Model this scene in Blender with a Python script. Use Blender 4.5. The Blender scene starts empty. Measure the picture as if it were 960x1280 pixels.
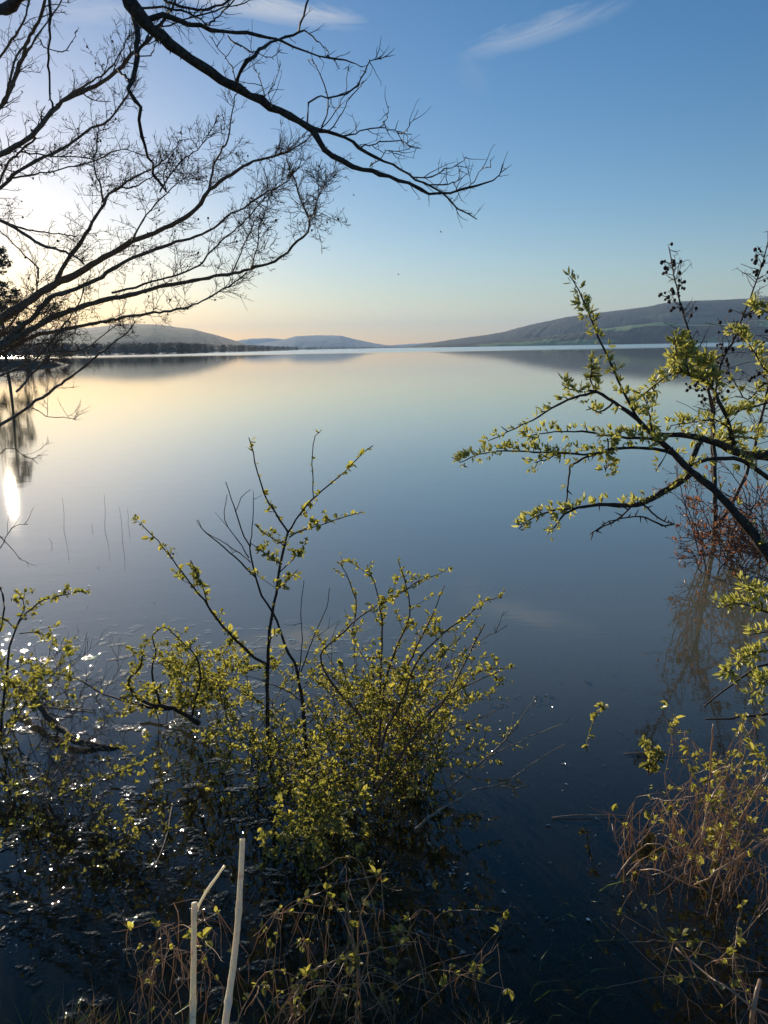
import bpy, math, random
import numpy as np
from mathutils import Vector, Matrix, noise as mnoise

random.seed(7)
U = random.uniform
R = math.radians
sc = bpy.context.scene
C = sc.collection

# ------------------------------------------------------------------ camera
CAM = Vector((0.0, 0.0, 2.0))
FPX, CX, CY = 970.0, 480.0, 640.0            # focal length and centre of a 960x1280 frame
cam_d = bpy.data.cameras.new('camera')
cam = bpy.data.objects.new('camera', cam_d)
C.objects.link(cam)
cam_d.sensor_fit = 'VERTICAL'
cam_d.sensor_height = 36.0
cam_d.lens = FPX / 1280 * 36.0
cam_d.clip_start = 0.05
cam_d.clip_end = 60000
ROT = Matrix.Rotation(R(90 - 11.96), 3, 'X') @ Matrix.Rotation(R(-1.0), 3, 'Z')
cam.matrix_world = Matrix.Translation(CAM) @ ROT.to_4x4()
sc.camera = cam

# ------------------------------------------------------------------ sky, sun, exposure
SUN = Vector((-0.4318, 0.8874, 0.1613)).normalized()
SUN_EL = math.asin(SUN.z)
SUN_AZ = math.atan2(SUN.x, SUN.y)            # from +Y towards +X
world = bpy.data.worlds.new('World')
sc.world = world
world.use_nodes = True
wt = world.node_tree
wt.nodes.clear()


def N(t, kind, **kw):
    n = t.nodes.new(kind)
    for k, v in kw.items():
        if k == 'ins':
            for kk, vv in v.items():
                n.inputs[kk].default_value = vv
        else:
            setattr(n, k, v)
    return n


def ray(x, y):
    return (ROT @ Vector(((x - CX) / FPX, (CY - y) / FPX, -1.0))).normalized()


sky = N(wt, 'ShaderNodeTexSky', sky_type='NISHITA', sun_disc=False, sun_elevation=SUN_EL,
        sun_rotation=SUN_AZ, altitude=100, air_density=1.0, dust_density=0.28, ozone_density=2.6)
bg = N(wt, 'ShaderNodeBackground', ins={'Strength': 0.080})
wo = N(wt, 'ShaderNodeOutputWorld')
geo = N(wt, 'ShaderNodeTexCoord')


def cirrus(prev, px, py, qx, qy, half, amount, seed, scale=(5, 26)):
    """A thin wisp of cloud in the sky round one direction, drawn out along another."""
    c = ray(px, py)
    u = (ray(qx, qy) - c)
    u = (u - c * u.dot(c)).normalized()
    v = c.cross(u).normalized()
    L = wt.links

    def dot(vec):
        n = N(wt, 'ShaderNodeVectorMath', operation='DOT_PRODUCT')
        L.new(geo.outputs['Generated'], n.inputs[0])
        n.inputs[1].default_value = vec
        return n.outputs['Value']

    def m(op, a, b=None, clamp=False):
        n = N(wt, 'ShaderNodeMath', operation=op, use_clamp=clamp)
        for i, q in enumerate((a, b)):
            if q is None:
                continue
            if isinstance(q, (int, float)):
                n.inputs[i].default_value = q
            else:
                L.new(q, n.inputs[i])
        return n.outputs[0]
    du, dv, dc = dot(u), dot(v), dot(c)
    cv = N(wt, 'ShaderNodeCombineXYZ')
    L.new(m('MULTIPLY', du, scale[0]), cv.inputs[0])
    L.new(m('MULTIPLY', dv, scale[1]), cv.inputs[1])
    cv.inputs[2].default_value = seed
    nz = N(wt, 'ShaderNodeTexNoise', ins={'Scale': 1.6, 'Detail': 5.0, 'Roughness': 0.62, 'Distortion': 1.2})
    L.new(cv.outputs[0], nz.inputs['Vector'])
    e = m('ADD', m('POWER', m('ABSOLUTE', m('DIVIDE', du, half[0])), 2.0),
          m('POWER', m('ABSOLUTE', m('DIVIDE', m('ADD', dv, m('MULTIPLY', m('SUBTRACT', nz.outputs[0], 0.5), half[1] * 2.0)), half[1])), 2.0))
    fall = m('SUBTRACT', 1.0, e, True)
    dens = m('MULTIPLY', m('MULTIPLY', fall, m('MULTIPLY', m('SUBTRACT', nz.outputs[0], 0.25), 2.2, True)), amount, True)
    dens = m('MULTIPLY', dens, m('GREATER_THAN', dc, 0.3))
    mx = N(wt, 'ShaderNodeMix', data_type='RGBA')
    L.new(dens, mx.inputs['Factor'])
    L.new(prev, mx.inputs['A'])
    mx.inputs['B'].default_value = (6.6, 6.5, 6.4, 1)
    return mx.outputs['Result']


hs = N(wt, 'ShaderNodeHueSaturation', ins={'Saturation': 1.3, 'Value': 1.0})
wt.links.new(sky.outputs[0], hs.inputs['Color'])
gain = N(wt, 'ShaderNodeMix', data_type='RGBA', blend_type='MULTIPLY')
gain.inputs['Factor'].default_value = 1.0
gain.inputs['B'].default_value = (1.05, 0.965, 1.03, 1)
wt.links.new(hs.outputs[0], gain.inputs['A'])
col = gain.outputs['Result']
col = cirrus(col, 330, 8, 430, 24, (0.115, 0.014), 0.9, 1.7)
col = cirrus(col, 680, 36, 770, 6, (0.098, 0.014), 0.40, 4.2)
col = cirrus(col, 590, 95, 610, 120, (0.025, 0.018), 0.07, 8.1)
col = cirrus(col, 120, 12, 180, 14, (0.07, 0.014), 0.45, 6.6)
wt.links.new(col, bg.inputs['Color'])
wt.links.new(bg.outputs[0], wo.inputs['Surface'])

sd = bpy.data.lights.new('sun', 'SUN')
sd.energy = 5.0
sd.angle = R(0.53)
sd.color = (1.0, 0.86, 0.66)
sun = bpy.data.objects.new('sun', sd)
C.objects.link(sun)
sun.rotation_euler = (-SUN).to_track_quat('-Z', 'Y').to_euler()
sun.location = (-30, 60, 40)

sc.view_settings.view_transform = 'Standard'
sc.view_settings.look = 'None'
sc.view_settings.exposure = 0.57
sc.view_settings.gamma = 1.0
sc.view_settings.use_curve_mapping = False
sc.render.engine = 'CYCLES'
cy = sc.cycles
cy.max_bounces = 8
cy.diffuse_bounces = 2
cy.glossy_bounces = 3
cy.transmission_bounces = 4
cy.transparent_max_bounces = 10
cy.volume_bounces = 1
cy.caustics_reflective = False
cy.caustics_refractive = False
cy.use_denoising = True
cy.sample_clamp_indirect = 4.0

# ------------------------------------------------------------------ helpers


def P(x, y, d):
    """World point seen at pixel x, y of the 960x1280 frame, d metres along the viewing axis."""
    return CAM + ROT @ Vector(((x - CX) / FPX * d, (CY - y) / FPX * d, -d))


def W(x, y, z=0.0):
    """World point where the line of sight of pixel x, y meets the level z."""
    r = ray(x, y)
    return CAM + r * ((z - CAM.z) / r.z)


def material(name):
    m = bpy.data.materials.new(name)
    m.use_nodes = True
    t = m.node_tree
    t.nodes.clear()
    return m, t, N(t, 'ShaderNodeOutputMaterial')


def bark(name, c1, c2, scale=60, bump=0.003, rough=0.8, spec=0.3):
    m, t, out = material(name)
    tc = N(t, 'ShaderNodeTexCoord')
    nz = N(t, 'ShaderNodeTexNoise', ins={'Scale': scale, 'Detail': 5.0, 'Roughness': 0.65})
    t.links.new(tc.outputs['Object'], nz.inputs['Vector'])
    rp = N(t, 'ShaderNodeValToRGB')
    rp.color_ramp.elements[0].position = 0.35
    rp.color_ramp.elements[1].position = 0.7
    rp.color_ramp.elements[0].color = (*c1, 1)
    rp.color_ramp.elements[1].color = (*c2, 1)
    t.links.new(nz.outputs[0], rp.inputs[0])
    b = N(t, 'ShaderNodeBsdfPrincipled', ins={'Roughness': rough, 'Specular IOR Level': spec})
    t.links.new(rp.outputs[0], b.inputs['Base Color'])
    bp = N(t, 'ShaderNodeBump', ins={'Strength': 0.8, 'Distance': bump})
    t.links.new(nz.outputs[0], bp.inputs['Height'])
    t.links.new(bp.outputs[0], b.inputs['Normal'])
    t.links.new(b.outputs[0], out.inputs[0])
    return m


def leafy(name, c1, c2, trans=0.5, rough=0.4, tcol=None, gloss=0.06):
    """Thin leaf: diffuse and translucent, with a little wax gloss; every leaf its own tint."""
    m, t, out = material(name)
    g = N(t, 'ShaderNodeNewGeometry')
    rp = N(t, 'ShaderNodeValToRGB')
    rp.color_ramp.elements[0].color = (*c1, 1)
    rp.color_ramp.elements[1].color = (*c2, 1)
    t.links.new(g.outputs['Random Per Island'], rp.inputs[0])
    d = N(t, 'ShaderNodeBsdfDiffuse')
    t.links.new(rp.outputs[0], d.inputs[0])
    tr = N(t, 'ShaderNodeBsdfTranslucent')
    mm = N(t, 'ShaderNodeMix', data_type='RGBA', blend_type='MULTIPLY')
    mm.inputs['Factor'].default_value = 1.0
    t.links.new(rp.outputs[0], mm.inputs['A'])
    mm.inputs['B'].default_value = (*(tcol or (1.6, 1.5, 0.7)), 1)
    t.links.new(mm.outputs['Result'], tr.inputs[0])
    mx = N(t, 'ShaderNodeMixShader', ins={0: trans})
    t.links.new(d.outputs[0], mx.inputs[1])
    t.links.new(tr.outputs[0], mx.inputs[2])
    gl = N(t, 'ShaderNodeBsdfGlossy', ins={'Roughness': rough})
    m2 = N(t, 'ShaderNodeMixShader', ins={0: gloss})
    t.links.new(mx.outputs[0], m2.inputs[1])
    t.links.new(gl.outputs[0], m2.inputs[2])
    t.links.new(m2.outputs[0], out.inputs[0])
    return m


class MB:
    """Collects tubes, leaves and blobs and links them as one mesh object."""

    def __init__(self):
        self.v = []
        self.f = []

    def tube(self, pts, radii, sides=4, cap=True):
        n = len(pts)
        if n < 2:
            return
        base = len(self.v)
        ax = (pts[-1] - pts[0])
        if ax.length < 1e-6:
            return
        ax.normalize()
        ref = Vector((0, 0, 1)) if abs(ax.z) < 0.8 else Vector((1, 0, 0))
        cs = [(math.cos(6.2832 * k / sides), math.sin(6.2832 * k / sides)) for k in range(sides)]
        for i in range(n):
            t = pts[min(i + 1, n - 1)] - pts[max(i - 1, 0)]
            nn = t.cross(ref)
            if nn.length < 1e-9:
                nn = t.cross(Vector((0.3, 0.9, 0.2)))
            nn.normalize()
            bb = t.cross(nn)
            bb.normalize()
            r = radii[i] if not isinstance(radii, float) else radii
            for c, s in cs:
                self.v.append(pts[i] + nn * (c * r) + bb * (s * r))
        for i in range(n - 1):
            a = base + i * sides
            for k in range(sides):
                k2 = (k + 1) % sides
                self.f.append((a + k, a + k2, a + sides + k2, a + sides + k))
        if cap:
            self.f.append(tuple(base + k for k in range(sides))[::-1])
            self.f.append(tuple(base + (n - 1) * sides + k for k in range(sides)))

    def leaf(self, p, d, up, L, w, fold=0.25, curl=0.15):
        d = d.normalized()
        s = d.cross(up)
        if s.length < 1e-5:
            s = d.cross(Vector((0.7, 0.2, 0.6)))
        s.normalize()
        nrm = s.cross(d)
        b = len(self.v)
        self.v += [p,
                   p + d * (L * .35) + s * (w * .5) + nrm * (w * fold),
                   p + d * (L * .72) + s * (w * .40) + nrm * (w * fold - L * curl * .3),
                   p + d * L - nrm * (L * curl),
                   p + d * (L * .72) - s * (w * .40) + nrm * (w * fold - L * curl * .3),
                   p + d * (L * .35) - s * (w * .5) + nrm * (w * fold)]
        self.f += [(b, b + 1, b + 2, b + 3), (b, b + 3, b + 4, b + 5)]

    def blob(self, c, r, squash=1.0, rnd=0.25):
        b = len(self.v)
        t = (1 + 5 ** .5) / 2
        for q in ((-1, t, 0), (1, t, 0), (-1, -t, 0), (1, -t, 0), (0, -1, t), (0, 1, t),
                  (0, -1, -t), (0, 1, -t), (t, 0, -1), (t, 0, 1), (-t, 0, -1), (-t, 0, 1)):
            k = r / 1.9 * (1 + random.uniform(-rnd, rnd))
            self.v.append(c + Vector((q[0] * k, q[1] * k, q[2] * k * squash)))
        for q in ((0, 11, 5), (0, 5, 1), (0, 1, 7), (0, 7, 10), (0, 10, 11), (1, 5, 9), (5, 11, 4), (11, 10, 2),
                  (10, 7, 6), (7, 1, 8), (3, 9, 4), (3, 4, 2), (3, 2, 6), (3, 6, 8), (3, 8, 9), (4, 9, 5),
                  (2, 4, 11), (6, 2, 10), (8, 6, 7), (9, 8, 1)):
            self.f.append(tuple(b + k for k in q))

    def build(self, name, mat, parent=None, smooth=False):
        me = bpy.data.meshes.new(name)
        org = parent_world(parent) if parent else Vector((0, 0, 0))
        me.from_pydata([tuple(q - org) for q in self.v], [], self.f)
        if smooth:
            me.polygons.foreach_set('use_smooth', [True] * len(me.polygons))
        me.materials.append(mat)
        me.update()
        o = bpy.data.objects.new(name, me)
        C.objects.link(o)
        if parent:
            o.parent = parent
        return o


def parent_world(o):
    p = Vector((0, 0, 0))
    while o:
        p += o.location
        o = o.parent
    return p


def tag(o, label=None, cat=None, group=None, kind=None):
    if label:
        o['label'] = label
    if cat:
        o['category'] = cat
    if group:
        o['group'] = group
    if kind:
        o['kind'] = kind
    return o


def thing(name, label, cat, loc, group=None):
    o = bpy.data.objects.new(name, None)
    o.empty_display_size = 0.2
    C.objects.link(o)
    o.location = loc
    return tag(o, label, cat, group)


def rvec():
    while True:
        v = Vector((random.uniform(-1, 1), random.uniform(-1, 1), random.uniform(-1, 1)))
        if 0.05 < v.length < 1:
            return v.normalized()


def side_dir(t, ang, bias=Vector((0, 0, 0))):
    t = t.normalized()
    q = rvec() + bias
    q = q - t * q.dot(t)
    if q.length < 1e-4:
        q = t.orthogonal()
    q.normalize()
    return (t * math.cos(ang) + q * math.sin(ang)).normalized()


def smooth_path(pts, step, jit=0.0):
    """Catmull-Rom through pts, resampled to about `step`, with small knuckly jitter."""
    out = []
    n = len(pts)
    for i in range(n - 1):
        p0, p1, p2, p3 = pts[max(i - 1, 0)], pts[i], pts[i + 1], pts[min(i + 2, n - 1)]
        k = max(1, int(round((p2 - p1).length / step)))
        for j in range(k):
            t = j / k
            q = 0.5 * ((2 * p1) + (p2 - p0) * t + (2 * p0 - 5 * p1 + 4 * p2 - p3) * t * t
                       + (3 * p1 - p0 - 3 * p2 + p3) * t ** 3)
            if jit and (i or j):
                q = q + rvec() * jit
            out.append(q)
    out.append(pts[-1])
    return out


def trace(pix, d0, d1, step=0.05, jit=0.0, wob=0.0):
    """A limb followed through pixels with its distance running from d0 to d1."""
    n = len(pix)
    ph = random.uniform(0, 6)
    pts = []
    for i, q in enumerate(pix):
        t = i / max(n - 1, 1)
        d = d0 + (d1 - d0) * t + wob * math.sin(ph + 3.1 * t * 2)
        pts.append(P(q[0], q[1], d))
    return smooth_path(pts, step, jit)


def lerp_r(n, r0, r1, gamma=1.0, knob=0.0):
    return [(r0 + (r1 - r0) * (i / max(n - 1, 1)) ** gamma) * (1 + random.uniform(-knob, knob)) for i in range(n)]


def grow(p, d, L, seg, wander, bias):
    """A wandering twig."""
    pts = [p]
    d = d.normalized()
    for i in range(seg):
        d = (d + rvec() * wander + bias).normalized()
        pts.append(pts[-1] + d * (L / seg))
    return pts


def twigs(mb, path, r0, density, length, level, bias=Vector((0, 0, 0.1)), wander=0.22, ang=(35, 70),
          t0=0.0, rmin=0.0018, sub=0.42, ends=None, sdens=1.0, sbias=None):
    """Side twigs along a path; `ends` collects (point, direction) for buds, leaves or cones."""
    total = sum((path[i + 1] - path[i]).length for i in range(len(path) - 1))
    k = max(1, int(total * density + random.random()))
    n = len(path)
    for _ in range(k):
        t = t0 + (1 - t0) * random.random()
        x = t * (n - 1)
        i = min(int(x), n - 2)
        q = path[i].lerp(path[i + 1], x - i)
        tan = path[i + 1] - path[i]
        d = side_dir(tan, R(random.uniform(*ang)), sbias or bias * 2)
        L = random.uniform(*length) * (1.0 - 0.62 * t)
        r = max(rmin, r0 * random.uniform(0.6, 1.0))
        tw = grow(q, d, L, 5 if level > 1 else 3, wander, bias * 0.5)
        mb.tube(tw, lerp_r(len(tw), r, max(rmin * 0.55, r * 0.35)), 4 if r > .004 else 3, False)
        if level > 1:
            twigs(mb, tw, r * 0.6, density * 1.35 * sdens, (length[0] * sub, length[1] * sub), level - 1, bias, wander * 1.15,
                  ang, 0.1, rmin, sub, ends, sdens, sbias)
        if ends is not None:
            ends.append((tw[-1], tw[-1] - tw[-2]))


# ------------------------------------------------------------------ materials
M_bark = bark('tree_bark', (0.11, 0.086, 0.066), (0.30, 0.24, 0.18), 45)  # lightened overall, standing in for sun glare veiling the limbs
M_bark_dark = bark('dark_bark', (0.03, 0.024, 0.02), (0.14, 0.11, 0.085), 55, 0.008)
M_twig = bark('twig_bark', (0.13, 0.09, 0.062), (0.28, 0.20, 0.135), 80)  # twig colour raised likewise for the glare
M_thorn = bark('thorn_bark', (0.028, 0.02, 0.016), (0.12, 0.075, 0.052), 70, 0.003)
M_red = bark('red_twig', (0.12, 0.065, 0.045), (0.27, 0.16, 0.105), 120, 0.001)
M_dry = leafy('dry_stem', (0.30, 0.19, 0.115), (0.66, 0.48, 0.31), 0.4, 0.35, (1.15, 1.05, 0.9), 0.08)
M_pale = bark('pale_dead_wood', (0.20, 0.16, 0.12), (0.40, 0.33, 0.26), 60, 0.001)
M_cone = bark('cone', (0.02, 0.013, 0.01), (0.06, 0.035, 0.025), 120, 0.001)
def cane_material():
    m, t, out = material('cane')
    tc = N(t, 'ShaderNodeTexCoord')
    mp = N(t, 'ShaderNodeMapping')
    mp.inputs['Scale'].default_value = (1, 1, .12)
    t.links.new(tc.outputs['Object'], mp.inputs['Vector'])
    fib = N(t, 'ShaderNodeTexNoise', ins={'Scale': 420.0, 'Detail': 4.0, 'Roughness': 0.7})
    t.links.new(mp.outputs[0], fib.inputs['Vector'])
    spot = N(t, 'ShaderNodeTexNoise', ins={'Scale': 38.0, 'Detail': 5.0, 'Roughness': 0.7})
    t.links.new(tc.outputs['Object'], spot.inputs['Vector'])
    r1 = N(t, 'ShaderNodeValToRGB')
    r1.color_ramp.elements[0].position = .3
    r1.color_ramp.elements[1].position = .7
    r1.color_ramp.elements[0].color = (.82, .70, .48, 1)
    r1.color_ramp.elements[1].color = (.95, .88, .70, 1)
    t.links.new(fib.outputs[0], r1.inputs[0])
    r2 = N(t, 'ShaderNodeValToRGB')
    r2.color_ramp.elements[0].position = .30
    r2.color_ramp.elements[1].position = .42
    r2.color_ramp.elements[0].color = (.55, .43, .30, 1)
    r2.color_ramp.elements[1].color = (1, 1, 1, 1)
    t.links.new(spot.outputs[0], r2.inputs[0])
    mm = N(t, 'ShaderNodeMix', data_type='RGBA', blend_type='MULTIPLY')
    mm.inputs['Factor'].default_value = .8
    t.links.new(r1.outputs[0], mm.inputs['A'])
    t.links.new(r2.outputs[0], mm.inputs['B'])
    bp = N(t, 'ShaderNodeBump', ins={'Strength': .7, 'Distance': .0008})
    t.links.new(fib.outputs[0], bp.inputs['Height'])
    b = N(t, 'ShaderNodeBsdfPrincipled', ins={'Roughness': .34, 'Specular IOR Level': .55, 'Subsurface Weight': 1.0,
                                              'Subsurface Scale': .02})
    b.inputs['Subsurface Radius'].default_value = (1.0, .8, .55)
    t.links.new(mm.outputs['Result'], b.inputs['Base Color'])
    t.links.new(bp.outputs[0], b.inputs['Normal'])
    t.links.new(b.outputs[0], out.inputs[0])
    return m


M_reed = cane_material()
M_dead = leafy('dead_grass', (0.16, 0.105, 0.06), (0.38, 0.28, 0.17), 0.4, tcol=(1.2, 1.1, 0.8))
M_leaf = leafy('shrub_leaf', (0.13, 0.15, 0.036), (0.44, 0.42, 0.135), 0.64, tcol=(1.5, 1.4, 0.75))
M_leaf_thorn = leafy('young_leaf', (0.27, 0.29, 0.085), (0.56, 0.54, 0.23), 0.55, tcol=(1.4, 1.35, 0.8))
M_leaf_brown = leafy('withered_leaf', (0.18, 0.095, 0.05), (0.40, 0.22, 0.12), 0.45, tcol=(1.4, 1.0, 0.7))
M_grass = leafy('green_blade', (0.04, 0.08, 0.025), (0.12, 0.17, 0.055), 0.4)
M_straw = leafy('straw', (0.36, 0.24, 0.14), (0.72, 0.56, 0.38), 0.45, tcol=(1.15, 1.05, 0.9))
M_needle = leafy('needle', (0.03, 0.03, 0.016), (0.07, 0.065, 0.035), 0.35)
M_far_bush = leafy('bare_crown', (0.05, 0.036, 0.024), (0.11, 0.075, 0.045), 0.3, tcol=(1.2, 1, .8))
M_wood_far = leafy('far_tree', (0.02, 0.022, 0.016), (0.05, 0.045, 0.03), 0.2)
M_float = leafy('wet_floating_leaf', (0.05, 0.045, 0.025), (0.16, 0.13, 0.08), 0.2, 0.15, (1.2, 1.1, 0.8), 0.42)


def water_material():
    m, t, out = material('lake_water')
    L = t.links
    tc = N(t, 'ShaderNodeTexCoord')

    def noise(sx, sy, scale, detail, rough=0.5, dist=0.0):
        mp = N(t, 'ShaderNodeMapping')
        mp.inputs['Scale'].default_value = (sx, sy, 1)
        mp.inputs['Rotation'].default_value = (0, 0, R(12))
        L.new(tc.outputs['Object'], mp.inputs['Vector'])
        n = N(t, 'ShaderNodeTexNoise', ins={'Scale': scale, 'Detail': detail, 'Roughness': rough, 'Distortion': dist})
        L.new(mp.outputs[0], n.inputs['Vector'])
        return n.outputs[0]

    def math_(op, a, b=0.0, clamp=False):
        n = N(t, 'ShaderNodeMath', operation=op, use_clamp=clamp)
        for i, q in enumerate((a, b)):
            if isinstance(q, (int, float)):
                n.inputs[i].default_value = q
            else:
                L.new(q, n.inputs[i])
        return n.outputs[0]

    sep = N(t, 'ShaderNodeSeparateXYZ')
    L.new(tc.outputs['Object'], sep.inputs[0])

    def ramp(src, a, b, lo, hi):
        n = N(t, 'ShaderNodeMapRange', interpolation_type='SMOOTHSTEP')
        L.new(src, n.inputs[0])
        n.inputs[1].default_value = a
        n.inputs[2].default_value = b
        n.inputs[3].default_value = lo
        n.inputs[4].default_value = hi
        return n.outputs[0]
    swell = math_('MULTIPLY', noise(0.5, 1.3, 2.2, 2.0), 0.0008)
    fine = math_('MULTIPLY', noise(0.7, 1.6, 11.0, 3.0), 0.00035)
    # wavelets stirred up round the stems on the left shore
    gx = ramp(sep.outputs[0], -0.5, 0.5, 1.0, 0.0)
    gy = ramp(sep.outputs[1], 4.2, 6.0, 1.0, 0.0)
    patch = ramp(noise(1, 1, 9.0, 3.0), 0.55, 0.68, 0.0, 1.0)
    stir = math_('MULTIPLY', math_('MULTIPLY', gx, gy), patch)
    wav = math_('MULTIPLY', math_('MULTIPLY', noise(1, 1.1, 40.0, 2.0), 0.0085), stir)
    h = math_('ADD', math_('ADD', swell, fine), wav)
    bp = N(t, 'ShaderNodeBump', ins={'Strength': 1.0, 'Distance': 1.0})
    L.new(h, bp.inputs['Height'])
    # wind-ruffled water further out
    wob = math_('MULTIPLY', math_('SUBTRACT', noise(0.25, 1, 0.012, 3.0), 0.5), 240.0)
    ruf = ramp(math_('ADD', sep.outputs[1], wob), 240, 420, 0.0, 1.0)
    lane = math_('MULTIPLY', math_('MULTIPLY', ramp(noise(0.18, 1, 0.05, 4.0), 0.54, 0.66, 0.0, 1.0), ramp(sep.outputs[1], 25, 90, 0.0, 1.0)), 0.035)
    rough = math_('ADD', math_('ADD', lane, math_('ADD', math_('MULTIPLY', ruf, 0.16), 0.013)), math_('MULTIPLY', stir, 0.03))
    fr0 = N(t, 'ShaderNodeFresnel', ins={'IOR': 1.333})
    L.new(bp.outputs[0], fr0.inputs['Normal'])
    fr = math_('MULTIPLY', math_('SUBTRACT', math_('POWER', fr0.outputs[0], 0.5), 0.148), 1.17, True)
    gl = N(t, 'ShaderNodeBsdfGlossy', distribution='GGX')
    gl.inputs['Color'].default_value = (1.0, 0.985, 0.95, 1)
    L.new(rough, gl.inputs['Roughness'])
    L.new(bp.outputs[0], gl.inputs['Normal'])
    tr = N(t, 'ShaderNodeBsdfTransparent')
    tr.inputs[0].default_value = (0.56, 0.60, 0.47, 1)
    df = N(t, 'ShaderNodeBsdfDiffuse')
    df.inputs[0].default_value = (0.215, 0.195, 0.125, 1)
    body = N(t, 'ShaderNodeMixShader')
    # the water column: the deeper it gets, the more its own murk hides the bed
    L.new(ramp(sep.outputs[1], 2.8, 5.8, 0.05, 0.9), body.inputs[0])
    L.new(tr.outputs[0], body.inputs[1])
    L.new(df.outputs[0], body.inputs[2])
    mx = N(t, 'ShaderNodeMixShader')
    L.new(fr, mx.inputs[0])
    L.new(body.outputs[0], mx.inputs[1])
    L.new(gl.outputs[0], mx.inputs[2])
    L.new(mx.outputs[0], out.inputs[0])
    return m


def mud_material():
    m, t, out = material('mud')
    tc = N(t, 'ShaderNodeTexCoord')
    nz = N(t, 'ShaderNodeTexNoise', ins={'Scale': 7.0, 'Detail': 8.0, 'Roughness': 0.65})
    t.links.new(tc.outputs['Object'], nz.inputs['Vector'])
    rp = N(t, 'ShaderNodeValToRGB')
    rp.color_ramp.elements[0].position = 0.3
    rp.color_ramp.elements[1].position = 0.75
    rp.color_ramp.elements[0].color = (0.05, 0.042, 0.026, 1)
    rp.color_ramp.elements[1].color = (0.15, 0.125, 0.08, 1)
    t.links.new(nz.outputs[0], rp.inputs[0])
    b = N(t, 'ShaderNodeBsdfPrincipled', ins={'Roughness': 0.9})
    t.links.new(rp.outputs[0], b.inputs['Base Color'])
    bp = N(t, 'ShaderNodeBump', ins={'Strength': 0.6, 'Distance': 0.04})
    t.links.new(nz.outputs[0], bp.inputs['Height'])
    t.links.new(bp.outputs[0], b.inputs['Normal'])
    t.links.new(b.outputs[0], out.inputs[0])
    return m


def hill_material(name, forest, field, amount, scale=0.0016):
    m, t, out = material(name)
    tc = N(t, 'ShaderNodeTexCoord')
    mp = N(t, 'ShaderNodeMapping')
    mp.inputs['Scale'].default_value = (1, 1, 5)
    t.links.new(tc.outputs['Object'], mp.inputs['Vector'])
    big = N(t, 'ShaderNodeTexNoise', ins={'Scale': scale, 'Detail': 3.0, 'Roughness': 0.5})
    t.links.new(mp.outputs[0], big.inputs['Vector'])
    small = N(t, 'ShaderNodeTexNoise', ins={'Scale': 0.012, 'Detail': 7.0, 'Roughness': 0.75})
    t.links.new(tc.outputs['Object'], small.inputs['Vector'])
    r1 = N(t, 'ShaderNodeValToRGB')
    r1.color_ramp.elements[0].position = 0.35
    r1.color_ramp.elements[1].position = 0.65
    r1.color_ramp.elements[0].color = (*[c * .45 for c in forest], 1)
    r1.color_ramp.elements[1].color = (*[c * 1.7 for c in forest], 1)
    t.links.new(small.outputs[0], r1.inputs[0])
    r2 = N(t, 'ShaderNodeValToRGB')
    r2.color_ramp.elements[0].position = 0.62 - 0.2 * amount
    r2.color_ramp.elements[1].position = 0.66 - 0.2 * amount
    r2.color_ramp.elements[0].color = (0, 0, 0, 1)
    r2.color_ramp.elements[1].color = (1, 1, 1, 1)
    t.links.new(big.outputs[0], r2.inputs[0])
    mx = N(t, 'ShaderNodeMix', data_type='RGBA')
    t.links.new(r2.outputs[0], mx.inputs['Factor'])
    t.links.new(r1.outputs[0], mx.inputs['A'])
    mx.inputs['B'].default_value = (*field, 1)
    b = N(t, 'ShaderNodeBsdfPrincipled', ins={'Roughness': 0.95, 'Specular IOR Level': 0.1})
    t.links.new(mx.outputs['Result'], b.inputs['Base Color'])
    t.links.new(b.outputs[0], out.inputs[0])
    return m


M_mud = mud_material()
M_hill = hill_material('hill_forest', (0.011, 0.027, 0.024), (0.07, 0.11, 0.05), 0.2)
M_hill_fields = hill_material('hill_fields', (0.012, 0.027, 0.018), (0.22, 0.34, 0.12), 0.60, 0.0044)

# ------------------------------------------------------------------ terrain, water, haze


def sstep(a, b, x):
    t = min(1.0, max(0.0, (x - a) / (b - a)))
    return t * t * (3 - 2 * t)


def bed_z(x, y):
    edge = 1.55 + 0.95 * sstep(0.9, 2.0, x) + 0.5 * sstep(-1.2, -3.0, x)
    s = y - edge
    if s < 0:
        z = min(0.42, -s * 0.30) + (0.10 * sstep(-20, -60, s) * -s if s < -20 else 0)
    else:
        z = -0.16 * s if s < 4 else -0.64 - 0.05 * (s - 4)
        z = max(z, -5.5)
    if abs(x) < 40 and abs(y) < 40:
        z += 0.05 * mnoise.noise(Vector((x * 1.7, y * 1.7, 0.3))) + 0.02 * mnoise.noise(Vector((x * 6, y * 6, 2.3)))
    return min(z, 30)


def axis(n, near, far):
    k = math.asinh(far / near)
    return [near * math.sinh(k * (2 * i / (n - 1) - 1)) for i in range(n)]


def terrain():
    xs = axis(191, 1.6, 10500)
    ys = axis(191, 1.6, 10500)
    ys = [y + 2.0 for y in ys]
    mb = MB()
    for y in ys:
        for x in xs:
            mb.v.append(Vector((x, y, bed_z(x, y))))
    n = len(xs)
    for j in range(n - 1):
        for i in range(n - 1):
            a = j * n + i
            mb.f.append((a, a + 1, a + n + 1, a + n))
    return tag(mb.build('ground', M_mud, None, True), kind='structure')


terrain()


def lake():
    xs = [-10500, -4000, -900, -200, -40, -8, 8, 40, 200, 900, 4000, 10500]
    ys = [0.9, 3, 8, 20, 60, 200, 600, 1800, 5000, 10500]
    mb = MB()
    for y in ys:
        for x in xs:
            mb.v.append(Vector((x, y, 0)))
    n = len(xs)
    for j in range(len(ys) - 1):
        for i in range(n - 1):
            a = j * n + i
            mb.f.append((a, a + 1, a + n + 1, a + n))
    return tag(mb.build('lake_water', water_material()), kind='structure')


lake()


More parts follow.
